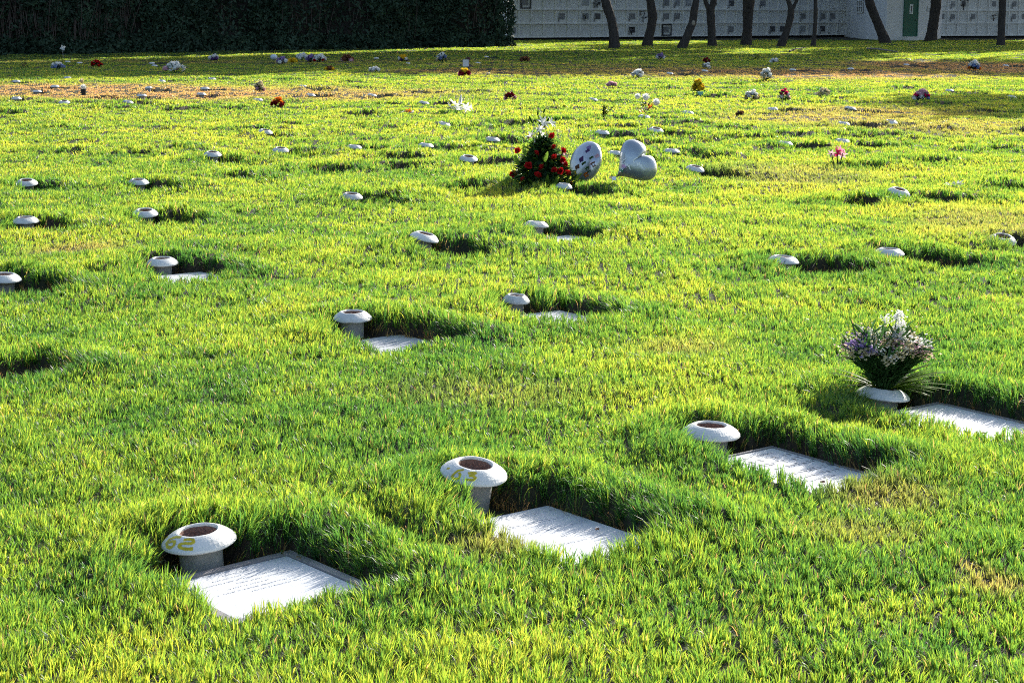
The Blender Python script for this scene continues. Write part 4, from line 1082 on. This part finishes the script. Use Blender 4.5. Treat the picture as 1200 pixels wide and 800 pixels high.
# ------------------------------------------------------------------ hedge of ivy-grown conifers
def hedge():
    rg = np.random.default_rng(5)
    A, Bp = np.array((-34.0, 60.0)), np.array((-.55, 90.2)); d = Bp - A; Lh = np.linalg.norm(d); d /= Lh; nrm = np.array((d[1], -d[0]))   # towards the viewer
    root = empty('hedge', (A[0], A[1], -.05)); tag(root, 'tall dark hedge with bare ivy stems along the left side', 'hedge')

    def relief(u, z): return .55 * np.abs(np.sin(u * .55 + .4 * np.sin(u * .21))) + .5 * noise(u, z, 1.6, 3) + .25 * noise(u, z, .5, 4)
    n = 120000
    u = rg.uniform(0, Lh + .75, n); z = np.where(rg.random(n) < .72, rg.uniform(0, 4.2, n), rg.uniform(4, 17, n)); htop = 12.5 + 4.5 * u / Lh + noise(u, u * 0, 2.0, 1) * 1.5
    dep = relief(u, z) + rg.exponential(.16, n) * -1 + np.where(z < .8, .35 * (1 - z / .8), 0)
    bare = noise(u, z * .5, 2.2, 6) ; keep = (z < htop) & (rg.random(n) < np.clip(1.5 - 1.5 * (bare > .62) * (z > .7), .22, 1))
    keep &= u < Lh + .05 + .8 * noise(z, z * 0 + 3, .8, 2)
    u, z, dep = u[keep], z[keep], dep[keep]
    P = np.stack((d[0] * u + nrm[0] * dep, d[1] * u + nrm[1] * dep, z), -1)
    hi = z > 4.2
    link('foliage', leaf_quads(P[~hi], .24, rg, F_IVY, 'foliage'), root); link('upper_foliage', leaf_quads(P[hi], .55, rg, F_CON, 'upper_foliage'), root)
    # dense inner mass
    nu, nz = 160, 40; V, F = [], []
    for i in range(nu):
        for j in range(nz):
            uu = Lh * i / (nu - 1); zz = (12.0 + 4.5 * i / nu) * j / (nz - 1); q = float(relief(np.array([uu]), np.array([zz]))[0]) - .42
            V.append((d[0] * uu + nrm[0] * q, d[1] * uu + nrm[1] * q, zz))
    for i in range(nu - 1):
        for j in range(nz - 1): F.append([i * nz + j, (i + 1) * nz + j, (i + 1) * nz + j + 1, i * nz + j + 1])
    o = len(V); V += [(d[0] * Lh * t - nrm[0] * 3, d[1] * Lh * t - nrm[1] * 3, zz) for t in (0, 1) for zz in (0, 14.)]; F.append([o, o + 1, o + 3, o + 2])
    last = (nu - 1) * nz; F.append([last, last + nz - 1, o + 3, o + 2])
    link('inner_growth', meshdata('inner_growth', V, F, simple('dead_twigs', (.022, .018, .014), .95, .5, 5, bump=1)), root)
    b = MB()
    for k in range(420):
        uu = rg.uniform(14, 23) if k % 3 else rg.uniform(0, Lh); z0 = rg.uniform(-.1, 1.5); q = float(relief(np.array([uu]), np.array([z0 + 1]))[0]) - .12
        p = Vector((d[0] * uu + nrm[0] * q, d[1] * uu + nrm[1] * q, z0)); h = rg.uniform(.8, 2.6); sl = rg.normal(0, .14, 2)
        b.tube([p, p + Vector((sl[0] * h * .5, sl[1] * .3, h * .5)), p + Vector((sl[0] * h + rg.normal(0, .08), sl[1] * .3, h))], [.016, .013, .008], 4, cap=False)
    b.build('bare_stem', simple('grey_brown_twig', (.075, .055, .045), .9, .4, 3), root)['kind'] = 'stuff'


hedge()

# ------------------------------------------------------------------ niche walls and the plain building between them
M_WALL = simple('white_plaster', (.86, .85, .83), .8, .06, 1.2); M_PANEL = simple('white_niche_panel', (.80, .80, .79), .6, .07, .9)
M_PLATE = [simple('grey_plate', (.26, .26, .27), .5, .2, 9), simple('dark_plate', (.10, .10, .11), .4, .2, 9), simple('pale_plate', (.38, .39, .41), .5, .2, 9)]
M_PLINTH_SHADE = simple('plinth_shade_black', (.03, .03, .033), .9); M_DOOR = simple('green_door_paint', (.0, .11, .065), .45, .1, 4); M_BUILD = simple('white_building_paint', (.82, .81, .80), .8, .05, .8)


def niche_wall(ox, oy, ang, ncol, pc, pr, nrow, label, plates, frames, plants, end=False):
    """local x along the wall, local -y towards the lawn, z up from the footing"""
    root = empty('niche_wall', (ox, oy, 0), (0, 0, ang)); tag(root, label, 'niche wall')
    Lw = ncol * pc; H = nrow * pr; z0 = .10
    b = MB(); b.box((0, 0, z0), (Lw, 2.4, z0 + H + .6)); b.build('wall', M_WALL, root, False)
    b = MB(); b.box((.02, .16, -.4), (Lw - .02, 2.3, z0)); b.build('plinth_shadow', M_PLINTH_SHADE, root, False)  # near-black strip painted in for the shadow along the wall's base
    b = MB()
    for j in range(nrow + 1):                            # ledges
        b.box((0, -.13, z0 + j * pr - .04 if j else z0), (Lw, 0, z0 + j * pr + .04))
    for i in range(ncol + 1):
        for j in range(nrow):
            xx = min(max(i * pc, .05), Lw - .05); b.box((xx - .05, -.10, z0 + j * pr + .04), (xx + .05, 0, z0 + (j + 1) * pr - .04))
    b.build('ledge_grid', M_WALL, root, False)
    b = MB()
    for i in range(ncol):
        for j in range(nrow):
            x0, z1 = i * pc, z0 + j * pr; g = random.uniform(-.004, .004); b.box((x0 + .13, -.030 + g, z1 + .12), (x0 + pc - .13, 0.002, z1 + pr - .14))
    b.build('panel_relief', M_PANEL, root, False)
    for (i, j, k) in plates:
        b = MB(); x0, z1 = i * pc, z0 + j * pr
        b.box((x0 + .24, -.055, z1 + .28), (x0 + pc - .24, -.031, z1 + pr - .24)); pl = b.build('memorial_plate', M_PLATE[k], root, False)
        if (i * 7 + j * 3) % 3: b = MB(); b.tube([(x0 + .22, -.10, z1 + .12), (x0 + .20, -.11, z1 + .34), (x0 + .30, -.13, z1 + .46)], [.045, .035, .06], 8); b.build('flower_holder', M_PLATE[0], root)
    for (i, j) in frames:
        b = MB(); x0, z1 = i * pc, z0 + j * pr
        for q in ((.06, .05, pc - .06, .13), (.06, pr - .13, pc - .06, pr - .05)): b.box((x0 + q[0], -.155, z1 + q[1]), (x0 + q[2], -.133, z1 + q[3]))
        for q in ((.06, .13, .14, pr - .13), (pc - .14, .13, pc - .06, pr - .13)): b.box((x0 + q[0], -.155, z1 + q[1]), (x0 + q[2], -.133, z1 + q[3]))
        b.build('black_frame', M_BLACK, root, False)
    for (i, j, sz) in plants:
        x0, z1 = i * pc, z0 + j * pr; lb = leaf_cloud(22, sz * .6, .12, sz, .2, .08, i * 9 + j, .1, .6); lb.tube([(0, 0, -sz * .5), (0, 0, sz * .3)], .035, 6)
        lb.build('dry_flowers' if False else 'withered_bunch', M_BLACK, root, loc=(x0 + .35, -.16, z1 + .3))
    return root


A = math.atan2(.539, .842)
w0 = at(593, 45.6, 0); Wx, Wy = w0[0], 112.0; Wx = (593 - 600) / FPX * (Wy * CP + CAMH * SP)
niche_wall(Wx, Wy, A, 31, .96, .90, 10, 'long white wall of square burial niches behind the tree trunks',
           [(0, 0, 0), (0, 1, 2), (4, 1, 0), (6, 1, 2), (7, 1, 1), (6, 2, 2), (7, 2, 2), (10, 0, 1), (10, 1, 0), (13, 2, 0), (14, 2, 2), (13, 1, 0), (14, 1, 0), (13, 0, 0), (15, 2, 2), (19, 2, 1), (19, 0, 0), (22, 2, 0), (23, 0, 1), (24, 0, 1),
            (26, 1, 0), (26, 0, 2), (28, 1, 0), (28, 0, 1), (29, 1, 0), (2, 3, 0), (5, 3, 0), (9, 3, 0), (12, 4, 0), (17, 3, 0), (20, 4, 0), (1, 2, 0)], [(1, 2), (13, 0), (8, 4)], [(7, 2, .45), (11, 1, .5), (10, 0, .3), (6, 1, .3), (25, 3, .4)])
# right wall
RWx, RWy = (1085 - 600) / FPX * (122 * CP + CAMH * SP), 122.0
niche_wall(RWx, RWy, math.radians(12), 16, .78, .88, 10, 'white wall of burial niches right of the green door',
           [(0, 1, 0), (1, 1, 0), (2, 1, 0), (3, 2, 1), (2, 2, 2), (4, 1, 0), (6, 2, 0), (7, 2, 2), (7, 1, 0), (8, 1, 0), (8, 2, 0), (9, 1, 0)], [], [(3, 2, .55), (6, 1, .3)])
# plain building: side face with the window, front face with the door
root = empty('chapel_building', (23.5, 109.0, 0), (0, 0, A)); tag(root, 'plain white building with a green door between the two niche walls', 'building')
c_, s_ = math.cos(-A), math.sin(-A)


def bl(X, Y): X -= 23.5; Y -= 109.0; return X * c_ - Y * s_, X * s_ + Y * c_


fp = [(0, 0), (4.35, 0), bl(30.2, 122), bl(24.75, 131)]


def prism(pts, z0, z1):
    n = len(pts); V = [(x, y, z0) for x, y in pts] + [(x, y, z1) for x, y in pts]
    return V, [list(range(n))[::-1], list(range(n, 2 * n))] + [[k, (k + 1) % n, n + (k + 1) % n, n + k] for k in range(n)]


b = MB(); b.add(*prism(fp, -.4, 9.4)); b.build('wall', M_BUILD, root, False)
cx_, cy_ = sum(p[0] for p in fp) / 4, sum(p[1] for p in fp) / 4
b = MB(); b.add(*prism([(cx_ + (p[0] - cx_) * 1.05, cy_ + (p[1] - cy_) * 1.05) for p in fp], 9.4, 9.7)); b.build('roof', M_WALL, root, False)
dx = 1.55; b = MB(); b.box((dx, -.05, .22), (dx + 1.08, -.003, 3.0)); dr_ = b.build('door', M_DOOR, root, False)
b = MB(); b.box((dx - .09, -.07, .22), (dx, -.002, 3.09)); b.box((dx + 1.08, -.07, .22), (dx + 1.17, -.002, 3.09)); b.box((dx, -.07, 3.0), (dx + 1.08, -.002, 3.09)); b.build('door_frame', M_DOOR, root, False)
b = MB(); b.box((dx - .2, -.5, -.1), (dx + 1.3, -.003, .2)); b.build('doorstep', M_WALL, root, False)
b = MB(); b.box((dx + .38, -.062, 1.62), (dx + .68, -.052, 2.22)); sg = b.build('door_notice', simple('white_notice', (.8, .8, .76)), dr_, False)
b = MB()                                                 # a standing figure pictogram on the notice
b.tube([(dx + .53, -.068, 2.06), (dx + .53, -.068, 2.12)], .035, 8); b.box((dx + .49, -.068, 1.84), (dx + .57, -.0635, 2.04)); b.box((dx + .495, -.068, 1.70), (dx + .52, -.0635, 1.838)); b.box((dx + .54, -.068, 1.70), (dx + .565, -.0635, 1.838)); b.build('pictogram', M_BLACK, dr_, False)
b = MB(); b.add([(dx + .95, -.09, 1.2), (dx + 1.0, -.09, 1.2), (dx + 1.0, -.052, 1.2), (dx + .95, -.052, 1.2), (dx + .95, -.09, 1.3), (dx + 1.0, -.09, 1.3), (dx + 1.0, -.052, 1.3), (dx + .95, -.052, 1.3)], [[0, 3, 2, 1], [4, 5, 6, 7], [0, 1, 5, 4], [1, 2, 6, 5], [2, 3, 7, 6], [3, 0, 4, 7]]); b.build('handle', M_PLATE[0], dr_, False)
cu = bpy.data.curves.new('house_mark', 'FONT'); cu.body = '1a'; cu.size = .55; cu.extrude = .005
to = bpy.data.objects.new('tmp', cu); COL.objects.link(to); bpy.context.view_layer.update()
me = bpy.data.meshes.new_from_object(to.evaluated_get(bpy.context.evaluated_depsgraph_get())); bpy.data.objects.remove(to)
me.materials.clear(); me.materials.append(M_PLATE[0]); link('wall_mark', me, root, loc=(dx + 1.85, -.012, 1.75), rot=(PI / 2, 0, 0))
# window in the side face that looks left
e3 = Vector((*fp[3], 0)).normalized(); wroot = empty('window', (0, 0, 0), (0, 0, math.atan2(e3.y, e3.x))); wroot.parent = root
b = MB(); b.box((10.0, .003, 1.70), (13.0, .03, 3.4)); b.build('pane', simple('dark_glass', (.02, .022, .025), .15), wroot, False)
b = MB()
for q in range(4): b.box((10.0 + .96 * q, .032, 1.70), (10.12 + .96 * q, .09, 3.4))
for q in range(5): b.box((10.0, .033, 1.70 + q * .40), (13.0, .08, 1.76 + q * .40))
b.build('grille', M_WALL, wroot, False)

# fallen stick on the bank; the dark rod stands in for a shadow
for (p0, p1, w_, lab) in (((1016, 57), (1052, 61), .05, 'long pale stick lying on the shaded bank below the green door'), ((925, 60), (944, 56), .04, 'dark rod standing in for a shadow across the sunny patch between the trunks')):
    a0, a1 = at(*p0, .02), at(*p1, .02); b = MB(); q0, q1 = Vector((0, 0, 0)), Vector((a1[0] - a0[0], a1[1] - a0[1], 0))
    b.tube([q0, q0.lerp(q1, .4) + Vector((0, .1, .03)), q1], [w_, w_ * .8, w_ * .4], 7); tag(b.build('branch_or_shadow', M_BARK if 'dark' in lab else simple('pale_bare_wood', (.32, .28, .24), .9), None, loc=(a0[0], a0[1], .02)), lab, 'branch')

# ------------------------------------------------------------------ light, sky, camera
w = bpy.data.worlds.new('World'); SC.world = w; w.use_nodes = True
nt = w.node_tree; bg = nt.nodes['Background']
sky = nt.nodes.new('ShaderNodeTexSky'); sky.sky_type = 'NISHITA'; sky.sun_disc = False
sky.sun_elevation = SUN_EL; sky.sun_rotation = SUN_AZ; sky.air_density = 1.0; sky.dust_density = 2.2; sky.ozone_density = 1.5
nt.links.new(sky.outputs[0], bg.inputs[0]); bg.inputs[1].default_value = .13
sl = bpy.data.lights.new('sun', 'SUN'); sl.energy = 5.0; sl.angle = math.radians(.55); sl.color = (1, .95, .86)
so = bpy.data.objects.new('sun', sl); COL.objects.link(so)
dirv = Vector((math.sin(SUN_AZ) * math.cos(SUN_EL), math.cos(SUN_AZ) * math.cos(SUN_EL), math.sin(SUN_EL)))
so.rotation_euler = dirv.to_track_quat('Z', 'Y').to_euler(); so.location = (20, 60, 40)
cam = bpy.data.cameras.new('camera'); co = bpy.data.objects.new('camera', cam); COL.objects.link(co)
co.location = (0, 0, CAMH); co.rotation_euler = (PI / 2 - PITCH, 0, 0)
cam.sensor_width = 36; cam.lens = 36 * FPX / 1200; cam.clip_start = .1; cam.clip_end = 4000
SC.camera = co
SC.view_settings.view_transform = 'Standard'; SC.view_settings.look = 'None'; SC.view_settings.gamma = 1
SC.view_settings.use_curve_mapping = False; SC.view_settings.exposure = .88
SC.cycles.max_bounces = 7; SC.cycles.diffuse_bounces = 4; SC.cycles.transmission_bounces = 5; SC.cycles.glossy_bounces = 3
SC.cycles.use_adaptive_sampling = True; SC.cycles.adaptive_threshold = .02
SC.cycles.sample_clamp_indirect = 6
SC.cycles.use_denoising = False; SC.cycles.filter_width = 1.05
